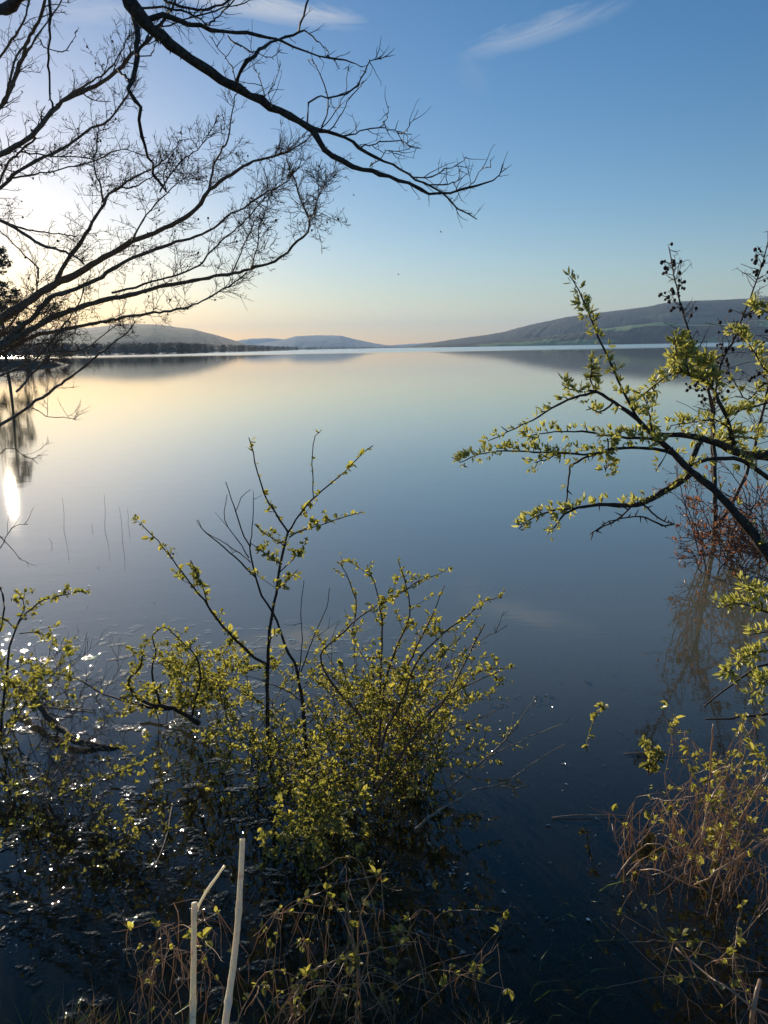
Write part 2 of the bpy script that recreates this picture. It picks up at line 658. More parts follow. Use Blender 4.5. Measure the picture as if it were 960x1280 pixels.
def hill(name, prof, dist, foot, back, mat, rough=1.0, ravine=0.04, step=1.5):
    """Terrain of a ridge whose skyline runs through prof, `dist` metres off, its foot at `foot` metres."""
    px = np.arange(prof[0][0], prof[-1][0] + .1, step)
    py = np.interp(px, [q[0] for q in prof], [q[1] for q in prof])
    dd = np.interp(px, [q[0] for q in prof], [q[2] if len(q) > 2 else 1.0 for q in prof])
    vs = [k / 28 for k in range(29)] + [1.08, 1.25, 1.6, 2.0]
    mb = MB()
    for i, x in enumerate(px):
        r = ray(x, py[i])
        hd = math.hypot(r.x, r.y)
        ux, uy, tan = r.x / hd, r.y / hd, r.z / hd
        D, F = dist * dd[i], foot * dd[i]
        for v in vs:
            if v <= 1:
                q = F + (D - F) * v
                s = math.sin(v * math.pi / 2) ** 0.8
                z = -2 + (2 + CAM.z + D * tan) * s * (q / D * .25 + .75)
            else:
                q = D + (back - 1) * D * (v - 1)
                z = (CAM.z + D * tan) * max(0.0, 1 - (v - 1) ** 1.2) - 3 * (v - 1)
            X, Y = ux * q, uy * q
            if 0 < v <= 1:
                h = max(0.0, D * tan)
                amp = h * ravine * (1 - v ** 3)
                z += amp * (mnoise.fractal(Vector((X, Y, 0)) * (.42 / max(h, 20)), 1.0, 2.0, 4))
                z += rough * D * 0.0005 * mnoise.fractal(Vector((X * .012, Y * .012, 7)), 1.0, 2.0, 3)
                z += rough * D * 0.00042 * random.random()        # the tops of the woods
            mb.v.append(Vector((X, Y, z)))
    n = len(vs)
    for i in range(len(px) - 1):
        for j in range(n - 1):
            a = i * n + j
            mb.f.append((a, a + n, a + n + 1, a + 1))
    return tag(mb.build(name, mat, None, True), kind='structure')


hill('hill', [(-500, 400), (-260, 380), (-120, 392), (0, 408), (60, 413), (110, 411), (150, 406), (190, 406), (215, 409), (240, 412), (265, 418),
              (290, 425), (310, 431), (330, 434.5), (360, 437), (420, 439)], 2600, 1500, 1.6, M_hill, 0.35, 0.03)
hill('hill', [(270, 430), (312, 424), (335, 423), (360, 425), (385, 427), (430, 429), (470, 432), (520, 437)], 8600, 7900, 1.15, M_hill)
hill('hill', [(300, 436), (325, 430), (355, 425), (370, 420.5), (400, 419.5), (425, 420), (440, 423.5), (460, 428), (480, 431.5), (505, 433.5), (560, 437)],
     7600, 6000, 1.2, M_hill)
hill('hill', [(440, 437), (480, 432.5), (520, 430), (560, 427), (600, 424), (680, 421), (800, 420), (1000, 418)], 9300, 8800, 1.1, M_hill)
hill('hill', [(490, 436), (515, 432.5), (545, 428), (575, 423.5), (605, 419.5), (630, 415.5), (648, 410), (680, 403), (710, 396.5), (750, 391.5), (790, 386.5),
              (810, 384), (830, 380), (850, 377.5), (890, 376), (930, 374), (965, 371), (1050, 372), (1200, 384), (1400, 398), (1700, 412)],
     3300, 2450, 1.5, M_hill, 1.0, 0.02)
hill('hill', [(505, 435.5), (540, 433), (580, 430), (640, 425), (700, 419), (750, 412), (790, 407), (830, 404), (870, 407), (905, 406), (940, 402), (965, 400),
              (1100, 402), (1300, 412), (1500, 420)], 2300, 2020, 1.35, M_hill_fields, 1.6, 0.03)
hill('hill', [(360, 437.5), (385, 436), (420, 435), (470, 435), (500, 434), (530, 434.2), (560, 435.5)], 3300, 3100, 1.2, M_hill, 1.5)


def forest(name, spec, seed, mat, tri=0.9):
    """A far wood along the shore: spec lists (pixel x, distance, tree height, rows)."""
    rnd = random.Random(seed)
    mb = MB()
    for k in range(len(spec) - 1):
        x0, d0, h0, c0 = spec[k]
        x1, d1, h1, c1 = spec[k + 1]
        for i in range(c0):
            t = rnd.random()
            x, d, h = x0 + (x1 - x0) * t, d0 + (d1 - d0) * t, h0 + (h1 - h0) * t
            d *= 1 + rnd.random() * .06
            h *= rnd.uniform(.72, 1.05)
            r = ray(x, 438)
            hd = math.hypot(r.x, r.y)
            c = Vector((r.x / hd * d, r.y / hd * d, -0.3))
            w = h * rnd.uniform(.25, .4)
            for _ in range(60):
                q = Vector((rnd.gauss(0, .4) * w, rnd.gauss(0, .4) * w, h * (rnd.random() ** .9)))
                s = h * 0.075
                b = len(mb.v)
                for _k in range(3):
                    mb.v.append(c + q + Vector((rnd.uniform(-1, 1), rnd.uniform(-1, 1), rnd.uniform(-1, 1))) * s)
                mb.f.append((b, b + 1, b + 2))
    o = mb.build(name, mat)
    return tag(o, None, None, None, 'stuff')


o = forest('forest', [(-420, 420, 11, 330), (-120, 470, 10, 220), (60, 560, 9, 330), (230, 640, 9, 260), (330, 1050, 8, 160), (372, 1500, 7, 160), (470, 2300, 6, 0)], 3, M_wood_far)
tag(o, 'dark band of woodland along the far left shore', 'woodland')
o = forest('forest', [(560, 2100, 8, 140), (720, 2060, 12, 200), (900, 2000, 17, 160), (1000, 1980, 18, 140), (1250, 1980, 18, 0)], 5, M_wood_far)
tag(o, 'dark line of trees at the foot of the long right hill', 'woodland')


def haze():
    x0, x1, y0, y1, z0, z1 = -10900, 10900, -10900, 10900, -7.5, 330
    mb = MB()
    for z in (z0, z1):
        for (x, y) in ((x0, y0), (x1, y0), (x1, y1), (x0, y1)):
            mb.v.append(Vector((x, y, z)))
    mb.f = [(0, 3, 2, 1), (4, 5, 6, 7), (0, 1, 5, 4), (1, 2, 6, 5), (2, 3, 7, 6), (3, 0, 4, 7)]
    m, t, out = material('haze')
    v = N(t, 'ShaderNodeVolumePrincipled', ins={'Density': 1.1e-4, 'Anisotropy': 0.15})
    v.inputs['Color'].default_value = (0.38, 0.55, 0.82, 1)
    t.links.new(v.outputs[0], out.inputs['Volume'])
    o = mb.build('haze', m)
    return tag(o, None, None, None, 'stuff')


haze()

# ------------------------------------------------------------------ left shore: spit, pine, bushes
tag(hill('shore', [(-700, 446), (-300, 446), (-60, 446.5), (30, 448), (62, 450), (84, 455), (100, 459)], 150, 138, 1.6, M_mud, 0.3, 0.0, 6), kind='structure')


def ground_at(x, d, z):
    r = ray(x, 445)
    hd = math.hypot(r.x, r.y)
    return Vector((r.x / hd * d, r.y / hd * d, z))


def leaf_cloud(mb, c, rx, rz, n, s, rnd, shell=0.5):
    for _ in range(n):
        v = rvec() * (rnd.random() ** shell)
        q = c + Vector((v.x * rx, v.y * rx, v.z * rz))
        b = len(mb.v)
        for _k in range(3):
            mb.v.append(q + rvec() * s * rnd.uniform(.5, 1.1))
        mb.f.append((b, b + 1, b + 2))


def pine(x, d, h, w, label, group):
    rnd = random.Random(int(x * 7 + d))
    c = ground_at(x, d, 0.6)
    t = thing('pine_tree', label, 'tree', c, group)
    tb = MB()
    pts = [c + Vector((0.2 * math.sin(k), 0.1 * k / 3, h * k / 6 - .3)) for k in range(7)]
    tb.tube(pts, lerp_r(7, .28, .05), 7)
    for k in range(26):
        z = h * rnd.uniform(.25, .97)
        a = rnd.uniform(0, 6.28)
        L = w * (1.15 - z / h) * rnd.uniform(.6, 1.1)
        b = c + Vector((0, 0, z))
        tb.tube([b, b + Vector((math.cos(a) * L, math.sin(a) * L, L * .1))], [.06, .02], 4)
    tb.build('trunk', M_bark_dark, t)
    mb = MB()
    for k in range(150):
        z = h * (0.2 + .8 * rnd.random())
        rr = w * max(.10, (1.06 - z / h)) ** .42 * math.sqrt(rnd.random())
        a = rnd.uniform(0, 6.28)
        leaf_cloud(mb, c + Vector((math.cos(a) * rr, math.sin(a) * rr, z)), rnd.uniform(.5, 1.0), rnd.uniform(.35, .7), 42, .34, rnd, .6)
    mb.build('crown', M_needle, t)
    return t


pine(7, 140, 18.3, 4.0, 'tall dark pine on the left shore, its reflection reaching down the water', None)


def far_bush(x, d, h, w, label):
    rnd = random.Random(int(x * 13 + d))
    c = ground_at(x, d, 0.3)
    t = thing('bare_bush', label, 'bush', c, 'bushes along the left spit')
    tb, mb = MB(), MB()
    for k in range(16):
        dv = Vector((rnd.uniform(-.7, .7), rnd.uniform(-.7, .7), 1)).normalized()
        pts = grow(c, dv, h * rnd.uniform(.6, 1), 5, .2, Vector((0, 0, 0)))
        tb.tube(pts, lerp_r(6, .07, .02), 4)
        twigs(tb, pts, .025, 2.5, (.6, 1.5), 2, Vector((0, 0, .15)), .25, rmin=.012)
    tb.build('stem', M_twig, t)
    for k in range(26):
        v = rvec()
        leaf_cloud(mb, c + Vector((v.x * w, v.y * w, h * .5 + v.z * h * .45)), .5, .4, 26, .15, rnd, .6)
    mb.build('crown', M_far_bush, t)


far_bush(34, 140, 6.0, 2.0, 'tallest brown bare bush just right of the tall pine on the spit')
far_bush(58, 142, 3.6, 1.7, 'middle brown bush on the low spit, between the tall and the lowest bush')
far_bush(80, 141, 2.0, 1.4, 'lowest brown bush at the tip of the left spit')

# ------------------------------------------------------------------ the bare trees overhanging from the left


def limb_tree(tree, limbs, mat, tmat, d_default, tw, lvl=2, budmat=None, jit=0.006, knob=0.14, spur=0.35, slim=0.86):
    for L in limbs:
        pix, w0, w1 = L['p'], L['w'][0], L['w'][1]
        d0, d1 = L.get('d', d_default)
        path = trace(pix, d0, d1, 0.055, jit, L.get('wob', 0.12))
        rad = lerp_r(len(path), slim * w0 / 2 / FPX * d0, slim * w1 / 2 / FPX * d1, 0.9, knob)
        mb = MB()
        mb.tube(path, rad, 8 if w0 > 6 else 6 if w0 > 3 else 5)
        for i in range(1, len(path) - 1):
            if random.random() < spur:
                d = side_dir(path[i + 1] - path[i], R(U(45, 80)))
                ln = rad[i] * U(.8, 1.6) + U(.004, .012)
                mb.tube([path[i], path[i] + d * ln], [max(.0025, rad[i] * .35), .0012], 4)
        o = mb.build('limb', mat, tree, True)
        tb = MB()
        ends = []
        k = L.get('t', 1.0)
        if k > 0:
            twigs(tb, path, max(.0028, rad[-1] * .6), tw['n'] * k, L.get('len', tw['len']), L.get('lvl', lvl), tw['bias'], tw['wander'],
                  (30, 75), L.get('t0', 0.12), tw['rmin'], tw.get('sub', .42), ends, tw.get('sdens', 1.0), tw.get('sbias'))
            # the limb's own tip breaks up into twigs
            twigs(tb, path[-max(4, len(path) // 6):], .003, tw['n'] * 1.6 * k, tw['len'], max(1, lvl - 1), tw['bias'], tw['wander'], (15, 60), .3, tw['rmin'])
            if budmat:
                for (q, dv) in ends:
                    if random.random() < budmat[1]:
                        tb.blob(q, random.uniform(.004, .009), 1.2)
            tag(tb.build('twigs', tmat, o), kind='stuff')


treeA = thing('bare_tree', 'large bare tree at the left edge fanning fine twigs across the sun', 'tree', Vector((-4.2, 6.2, 0)))
tr = MB()
trunk = [Vector((-4.2, 6.2, -.7)), Vector((-4.15, 6.2, .2)), Vector((-4.05, 6.15, .9)), Vector((-3.95, 6.1, 1.7)), Vector((-3.9, 6.0, 2.6)),
         Vector((-3.95, 5.9, 3.6)), Vector((-3.9, 5.8, 4.6)), Vector((-3.8, 5.7, 5.6)), Vector((-3.7, 5.6, 6.6))]
tp = smooth_path(trunk, .15, .008)
tr.tube(tp, lerp_r(len(tp), .21, .06, 1, .05), 12)
tr.build('trunk', M_bark, treeA, True)
A0 = (-150, 470)
LA = [
    dict(p=[(-140, 290), (-60, 222), (0, 193), (20, 182), (40, 170), (65, 140), (85, 122), (110, 112), (145, 90), (165, 68), (190, 45), (212, 12)], w=(11, 4), d=(6.0, 5.2)),
    dict(p=[(70, 132), (100, 110), (130, 92), (150, 68), (162, 38)], w=(4, 1.5), d=(5.6, 5.3)),
    dict(p=[(-140, 360), (-60, 272), (0, 235), (25, 212), (65, 192), (100, 172), (115, 160), (130, 155), (145, 140), (155, 125), (162, 112)], w=(9, 2.5), d=(6.0, 5.4)),
    dict(p=[(-3, 232), (10, 205), (25, 190), (45, 172)], w=(4, 3), d=(5.9, 5.7), t=.3),
    dict(p=[(8, 224), (65, 214), (95, 207), (120, 200), (150, 187), (172, 192)], w=(3, 1.2), d=(5.9, 5.5)),
    dict(p=[(25, 190), (65, 195), (110, 198), (122, 203)], w=(2.4, 1.4), d=(5.8, 5.5)),
    dict(p=[(-120, 260), (-20, 150), (0, 135), (15, 110), (25, 80), (35, 50), (50, 20), (62, -30)], w=(9, 4), d=(5.9, 5.2), t=.7),
    dict(p=[(-20, 160), (5, 125), (12, 100), (20, 70), (30, 58)], w=(5, 3), d=(5.7, 5.3), t=.6),
    dict(p=[(15, 110), (28, 75), (45, 48), (62, 24), (80, -6)], w=(4, 2), d=(5.6, 5.2), t=.7),
    dict(p=[(-20, 100), (0, 70), (15, 50), (30, 25), (38, -6)], w=(4, 2.6), d=(6.3, 6.2), t=.7),
    dict(p=[(-150, 480), (-40, 425), (0, 400), (30, 380), (60, 360), (100, 340), (130, 322), (165, 302), (200, 288), (225, 275), (245, 262), (262, 238), (290, 218),
            (310, 205), (333, 198), (360, 190), (375, 180), (390, 168)], w=(17, 1.6), d=(6.0, 4.9)),
    dict(p=[(260, 240), (265, 215), (272, 195), (285, 175), (290, 140), (294, 118)], w=(4, 1.4), d=(5.3, 5.0)),
    dict(p=[(68, 358), (80, 330), (95, 312), (107, 292), (120, 272), (130, 255), (136, 242), (150, 235), (160, 227), (172, 219), (190, 212), (203, 200)], w=(7, 2.2), d=(5.7, 5.2)),
    dict(p=[(128, 252), (127, 238), (122, 222), (118, 205), (121, 180), (124, 160)], w=(3.6, 1.4), d=(5.5, 5.2), t=1.3),
    dict(p=[(150, 235), (165, 234), (178, 228), (192, 220)], w=(3, 1.5), d=(5.4, 5.1)),
    dict(p=[(-140, 330), (-30, 262), (0, 275), (20, 285), (45, 302), (65, 310), (85, 316), (105, 330)], w=(8, 2.4), d=(6.0, 5.4), t=.8),
    dict(p=[(15, 281), (45, 290), (75, 292), (95, 296)], w=(3.4, 1.4), d=(5.7, 5.4), t=.7),
    dict(p=[(-150, 500), (-40, 452), (0, 430), (37, 400), (55, 380), (70, 369), (95, 360), (120, 350), (140, 337), (160, 324), (185, 315), (212, 305), (237, 299), (260, 290), (282, 272), (305, 259),
            (335, 240), (360, 225), (374, 208)], w=(11, 1.6), d=(6.0, 4.9)),
    dict(p=[(140, 366), (160, 362), (200, 349), (225, 342), (250, 331), (265, 312), (287, 292), (307, 275), (332, 247), (346, 230)], w=(3.6, 1.4), d=(5.5, 4.9)),
    dict(p=[(-150, 520), (-30, 452), (35, 414), (65, 397), (95, 386), (125, 377), (150, 371), (180, 365), (200, 359), (232, 352), (260, 347), (292, 342), (312, 336), (335, 330), (352, 321),
            (372, 302), (384, 290), (386, 272), (377, 252), (370, 230), (362, 215), (358, 198)], w=(12, 1.6), d=(6.0, 4.7)),
    dict(p=[(386, 274), (394, 262), (398, 245), (404, 230), (408, 222)], w=(2, 1), d=(4.75, 4.6), t=1.6),
    dict(p=[(313, 336), (322, 310), (324, 285), (333, 260), (340, 240)], w=(2.4, 1.2), d=(5.0, 4.8), t=1.3),
    dict(p=[(290, 342), (300, 318), (310, 295), (318, 275)], w=(2.4, 1.2), d=(5.1, 4.9), t=1.2),
    dict(p=[(-150, 530), (-10, 450), (42, 420), (82, 412), (112, 406), (140, 400), (170, 394), (200, 390), (230, 385), (252, 376), (272, 365), (292, 354), (309, 340)], w=(8, 1.8), d=(6.0, 5.0)),
    dict(p=[(-150, 560), (-30, 540), (0, 530), (25, 515), (45, 501), (67, 487), (82, 475), (107, 457), (125, 442), (147, 424), (162, 412), (169, 402)], w=(7, 1.6), d=(5.6, 4.9), t=.55),
    dict(p=[(20, 490), (45, 462), (60, 445), (75, 422), (88, 402)], w=(3.5, 1.8), d=(5.6, 5.3)),
    dict(p=[(0, 470), (40, 452), (70, 420), (95, 385), (105, 360)], w=(4, 1.6), d=(5.7, 5.4)),
    dict(p=[(60, 440), (100, 438), (130, 418), (150, 402)], w=(2.6, 1.3), d=(5.5, 5.2), t=.6),
    dict(p=[(-80, 470), (-30, 440), (0, 420), (20, 395), (42, 372), (48, 350)], w=(5, 1.8), d=(6.2, 5.9)),
    dict(p=[(48, 348), (47, 335), (30, 318), (10, 298), (-6, 285)], w=(3, 1.5), d=(5.9, 5.7), t=.7),
    dict(p=[(200, 240), (215, 215), (228, 200), (250, 185), (262, 165)], w=(2.6, 1.2), d=(5.3, 5.1), t=1.4),
    dict(p=[(165, 302), (178, 275), (195, 255), (215, 235), (232, 222)], w=(3, 1.3), d=(5.4, 5.1), t=1.3),
    dict(p=[(-60, 590), (-10, 575), (10, 560), (28, 568), (48, 580)], w=(2.5, 1), d=(5.4, 5.0), t=.7),
    dict(p=[(-80, 440), (-20, 420), (15, 392), (38, 386), (60, 398), (78, 420)], w=(3.5, 1.2), d=(6.0, 5.5), t=1.5),
    dict(p=[(-80, 500), (-20, 470), (10, 455), (40, 432), (62, 430), (85, 445)], w=(3.5, 1.2), d=(6.0, 5.5), t=1.5),
    dict(p=[(-80, 470), (-20, 440), (20, 430), (50, 400), (70, 380)], w=(3.5, 1.2), d=(6.1, 5.7), t=1.4),
    dict(p=[(40, 510), (60, 520), (80, 522), (95, 524)], w=(1.8, .8), d=(5.3, 5.0), t=.4),
]
TWA = dict(n=16.0, len=(.10, .42), bias=Vector((.05, -.02, .10)), wander=.28, rmin=.0017, sub=.45)
limb_tree(treeA, LA, M_bark, M_twig, (6.0, 5.2), TWA, 3, (M_cone, 0.02))

treeB = thing('bare_tree', 'nearer bare tree whose thick dark branch sweeps down across the top of the sky', 'tree', Vector((-1.9, 1.2, .3)))
tr = MB()
trunk = [Vector((-1.95, 1.1, .1)), Vector((-1.95, 1.15, .9)), Vector((-1.9, 1.25, 1.8)), Vector((-1.85, 1.5, 2.8)), Vector((-1.8, 2.0, 3.9)), Vector((-1.75, 2.5, 4.8)), Vector((-1.7, 2.9, 5.6)), Vector((-1.6, 3.2, 6.8))]
tp = smooth_path(trunk, .15, .006)
tr.tube(tp, lerp_r(len(tp), .15, .05, 1, .05), 12)
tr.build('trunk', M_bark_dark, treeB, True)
LB = [
    dict(p=[(60, -190), (120, -90), (150, -25), (165, 5), (180, 25), (200, 45), (225, 65), (250, 82), (275, 98), (300, 112), (325, 125), (350, 140), (375, 152), (390, 162), (400, 178), (415, 195), (440, 207),
            (465, 215), (485, 221), (512, 229), (537, 241), (550, 242), (562, 241), (580, 237), (597, 232), (615, 226), (625, 217), (629, 205)], w=(24, 1.3), d=(3.5, 3.9), t=.55, t0=.35),
    dict(p=[(384, 158), (400, 162), (420, 168), (440, 178), (460, 190), (490, 205), (510, 217), (530, 230), (550, 240), (562, 248), (572, 260), (585, 267), (596, 274)], w=(6, 1.4), d=(3.85, 3.8), t=.7),
    dict(p=[(515, 222), (540, 220), (555, 212), (575, 205), (583, 196)], w=(2, .9), d=(3.8, 3.75), t=.8),
    dict(p=[(535, 231), (555, 230), (572, 225), (575, 212)], w=(1.8, .9), d=(3.8, 3.75), t=.8),
    dict(p=[(583, 237), (592, 228), (600, 215), (612, 208), (613, 200)], w=(1.6, .8), d=(3.85, 3.8), t=.5),
    dict(p=[(425, 171), (450, 165), (475, 160), (497, 165), (515, 168)], w=(2.4, .9), d=(3.85, 3.8), t=.6),
    dict(p=[(474, 160), (482, 150), (484, 140), (483, 129)], w=(1.5, .8), d=(3.85, 3.8), t=.3),
    dict(p=[(500, 167), (510, 160), (517, 147), (523, 137)], w=(1.5, .8), d=(3.85, 3.8), t=.3),
    dict(p=[(452, 184), (475, 178), (500, 177), (512, 182), (525, 185)], w=(2, .8), d=(3.85, 3.8), t=.6),
    dict(p=[(462, 208), (475, 198), (482, 190), (500, 188), (512, 186)], w=(1.8, .8), d=(3.85, 3.8), t=.8),
    dict(p=[(295, 107), (300, 90), (310, 77), (325, 63), (345, 50), (365, 43), (380, 38)], w=(6, 2.6), d=(3.7, 3.7), t=.4),
    dict(p=[(373, 40), (378, 20), (382, 6), (388, -12)], w=(3, 1.6), d=(3.7, 3.7), t=.2),
    dict(p=[(380, 38), (395, 50), (405, 58), (412, 71)], w=(2, .9), d=(3.7, 3.7), t=.4),
    dict(p=[(180, 25), (205, 20), (225, 26), (250, 33), (280, 40), (310, 42), (333, 45), (350, 50), (365, 57), (385, 65), (400, 70), (415, 73), (430, 75), (446, 80), (452, 84)], w=(7, 1.3), d=(3.6, 3.8), t=.7),
    dict(p=[(170, 10), (205, 8), (235, 16), (262, 32)], w=(4, 2), d=(3.6, 3.6)),
    dict(p=[(188, -10), (210, 2), (240, 12), (270, 8), (300, -8)], w=(5, 2.5), d=(3.6, 3.6)),
    dict(p=[(262, 30), (275, 18), (288, 6), (300, -10)], w=(2.5, 1.4), d=(3.65, 3.65)),
    dict(p=[(190, 40), (205, 22), (215, 8), (222, -12)], w=(4, 2.2), d=(3.55, 3.55)),
    dict(p=[(200, 35), (235, 22), (270, 12), (310, 2), (320, -8)], w=(2.6, 1.4), d=(3.6, 3.6)),
    dict(p=[(384, 155), (385, 130), (395, 122), (410, 121), (432, 118), (447, 106), (455, 90), (462, 78), (475, 72), (488, 70)], w=(3, 1), d=(3.8, 3.8), t=.7),
    dict(p=[(400, 165), (408, 145), (409, 125), (406, 105), (400, 92), (392, 78), (384, 76)], w=(2, .9), d=(3.8, 3.8), t=.25),
    dict(p=[(402, 160), (420, 140), (430, 118), (437, 80)], w=(1.6, .8), d=(3.8, 3.8), t=.3),
    dict(p=[(408, 166), (425, 145), (440, 118), (458, 100)], w=(1.6, .8), d=(3.8, 3.8), t=.3),
    dict(p=[(296, 108), (292, 90), (280, 70), (262, 45)], w=(1.8, 1), d=(3.7, 3.6), t=.3),
    dict(p=[(332, 130), (325, 100), (318, 85), (312, 68)], w=(1.4, .8), d=(3.7, 3.7), t=.3),
    dict(p=[(340, 135), (335, 118), (345, 100), (350, 75)], w=(1.4, .8), d=(3.7, 3.7), t=.3),
    dict(p=[(285, 45), (300, 58), (320, 66), (340, 72), (352, 62)], w=(2, .9), d=(3.65, 3.65), t=.5),
    dict(p=[(160, -40), (162, 0), (165, 20), (171, 38), (171, 60), (172, 72), (166, 98), (161, 112), (168, 125), (175, 135), (172, 150), (177, 172), (185, 195), (191, 205), (191, 217), (202, 230), (208, 240)],
         w=(9, 2.6), d=(3.7, 4.1), t=.35, t0=.5),
    dict(p=[(147, 86), (154, 93), (161, 101), (162, 110)], w=(3.5, 3), d=(4.0, 3.95), t=0),
    dict(p=[(208, 240), (205, 222), (212, 200), (225, 175)], w=(1.6, .9), d=(4.1, 4.1), t=1.0),
    dict(p=[(60, -30), (61, 0), (62, 35), (62, 62), (60, 90), (63, 115), (66, 136)], w=(4, 2.5), d=(3.7, 3.8), t=.15),
    dict(p=[(48, 48), (56, 58), (65, 63), (78, 64), (88, 54), (93, 46), (96, 38)], w=(2, .9), d=(3.8, 3.8), t=.12),
    dict(p=[(-60, 60), (-20, 28), (0, 14), (30, -6), (60, -40)], w=(15, 12), d=(2.6, 2.6), t=0),
    dict(p=[(170, 70), (180, 55), (187, 42), (195, 50)], w=(3, 2), d=(3.7, 3.6), t=.4),
    dict(p=[(170, 70), (188, 68), (195, 55), (196, 48)], w=(2, 1), d=(3.8, 3.7), t=.4),
]
TWB = dict(n=11.0, len=(.05, .24), bias=Vector((.08, 0, .10)), wander=.24, rmin=.0014, sub=.5)
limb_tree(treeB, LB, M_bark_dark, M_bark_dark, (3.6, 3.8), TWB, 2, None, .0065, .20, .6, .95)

# ------------------------------------------------------------------ shrubs


def add_leaves(mb, path, dens, size, t0=0.1, wid=.6, up=Vector((0, 0, 1)), nper=(2, 4), spread=60):
    """Tufts of small leaves on short spurs along a twig."""
    n = len(path)
    total = sum((path[i + 1] - path[i]).length for i in range(n - 1))
    for _ in range(int(total * dens + random.random())):
        x = (t0 + (1 - t0) * random.random()) * (n - 1)
        i = min(int(x), n - 2)
        q = path[i].lerp(path[i + 1], x - i)
        ax = side_dir(path[i + 1] - path[i], R(random.uniform(30, 80)), Vector((0, 0, .5)))
        big = random.uniform(.55, 1.5)
        for _k in range(random.randint(*nper)):
            d = side_dir(ax, R(random.uniform(10, spread)), Vector((0, 0, -.1)))
            L = size * big * random.uniform(.5, 1.15)
            mb.leaf(q + rvec() * size * .25, d, (up + rvec() * .7).normalized(), L, L * wid, random.uniform(.05, .3), random.uniform(0, .35))


def shrub(name, label, cat, base, stems, fill, bm, lm, leaf=.024, group=None, ldens=60, tdens=9, tlen=(.06, .26), wid=.62, tw_r=.0016, leafless=False, nper=(2, 4)):
    t = thing(name, label, cat, base, group)
    lb, tb = MB(), MB()
    for s in stems:
        d0, d1 = s.get('d', (3.4, 3.4))
        path = trace(s['p'], d0, d1, .04, .0025, s.get('wob', .05))
        mb = MB()
        mb.tube(path, lerp_r(len(path), s['w'][0] / 2 / FPX * d0, s['w'][1] / 2 / FPX * d1, .9, .08), 6)
        mb.build('stem', bm, t, True)
        k = s.get('l', 1.0)
        tk = s.get('t', k)
        t0 = s.get('t0', .15)
        if tk > 0:
            loc = MB()
            n0 = len(tb.v)
            sub = []
            twigs_paths(tb, path, tdens * tk, s.get('len', tlen), t0, tw_r, sub)
            if k > 0 and not leafless:
                for q in sub:
                    add_leaves(lb, q, ldens * k, leaf, .1, wid, nper=nper)
        if k > 0 and not leafless:
            add_leaves(lb, path, ldens * .55 * k, leaf, t0, wid, nper=nper)
    for F in fill:
        for i in range(F['n']):
            b = W(*F['base'](), z=F.get('z', -.15)) if F.get('water', True) else P(*F['base']())
            tx, ty, td = F['tip']()
            e = P(tx, ty, td)
            if e.z < 0.05:
                e.z = random.uniform(.05, .2)
            mid = b.lerp(e, .5) + Vector((random.uniform(-.12, .12), random.uniform(-.12, .12), F.get('arch', .1) * (e - b).length))
            path = smooth_path([b, mid, e], .05, .006)
            mb = MB()
            r = F.get('r', .004) * random.uniform(.7, 1.2)
            mb.tube(path, lerp_r(len(path), r, r * .35, .9), 5)
            mb.build('stem', bm, t, True)
            k = F.get('l', 1.0)
            sub = []
            twigs_paths(tb, path, tdens * F.get('t', 1.0), F.get('len', tlen), F.get('t0', .35), tw_r, sub)
            if k > 0 and not leafless:
                for q in sub:
                    add_leaves(lb, q, ldens * k, leaf, .1, wid, nper=nper)
                add_leaves(lb, path, ldens * .5 * k, leaf, F.get('t0', .35), wid, nper=nper)
    if tb.v:
        tag(tb.build('twigs', bm, t), kind='stuff')
    if lb.v:
        lb.build('foliage', lm, t)
    return t


def twigs_paths(mb, path, dens, length, t0, r, out, depth=1):
    n = len(path)
    total = sum((path[i + 1] - path[i]).length for i in range(n - 1))
    for _ in range(max(1, int(total * dens + random.random()))):
        t = t0 + (1 - t0) * random.random()
        x = t * (n - 1)
        i = min(int(x), n - 2)
        q = path[i].lerp(path[i + 1], x - i)
        d = side_dir(path[i + 1] - path[i], R(random.uniform(30, 65)), Vector((0, 0, .3)))
        tw = grow(q, d, random.uniform(*length) * (1 - .4 * t), 4, .2, Vector((0, 0, .05)))
        mb.tube(tw, lerp_r(5, r, r * .5), 3, False)
        out.append(tw)
        if depth and random.random() < .5:
            twigs_paths(mb, tw, dens * .9, (length[0] * .5, length[1] * .5), .3, r * .8, out, depth - 1)


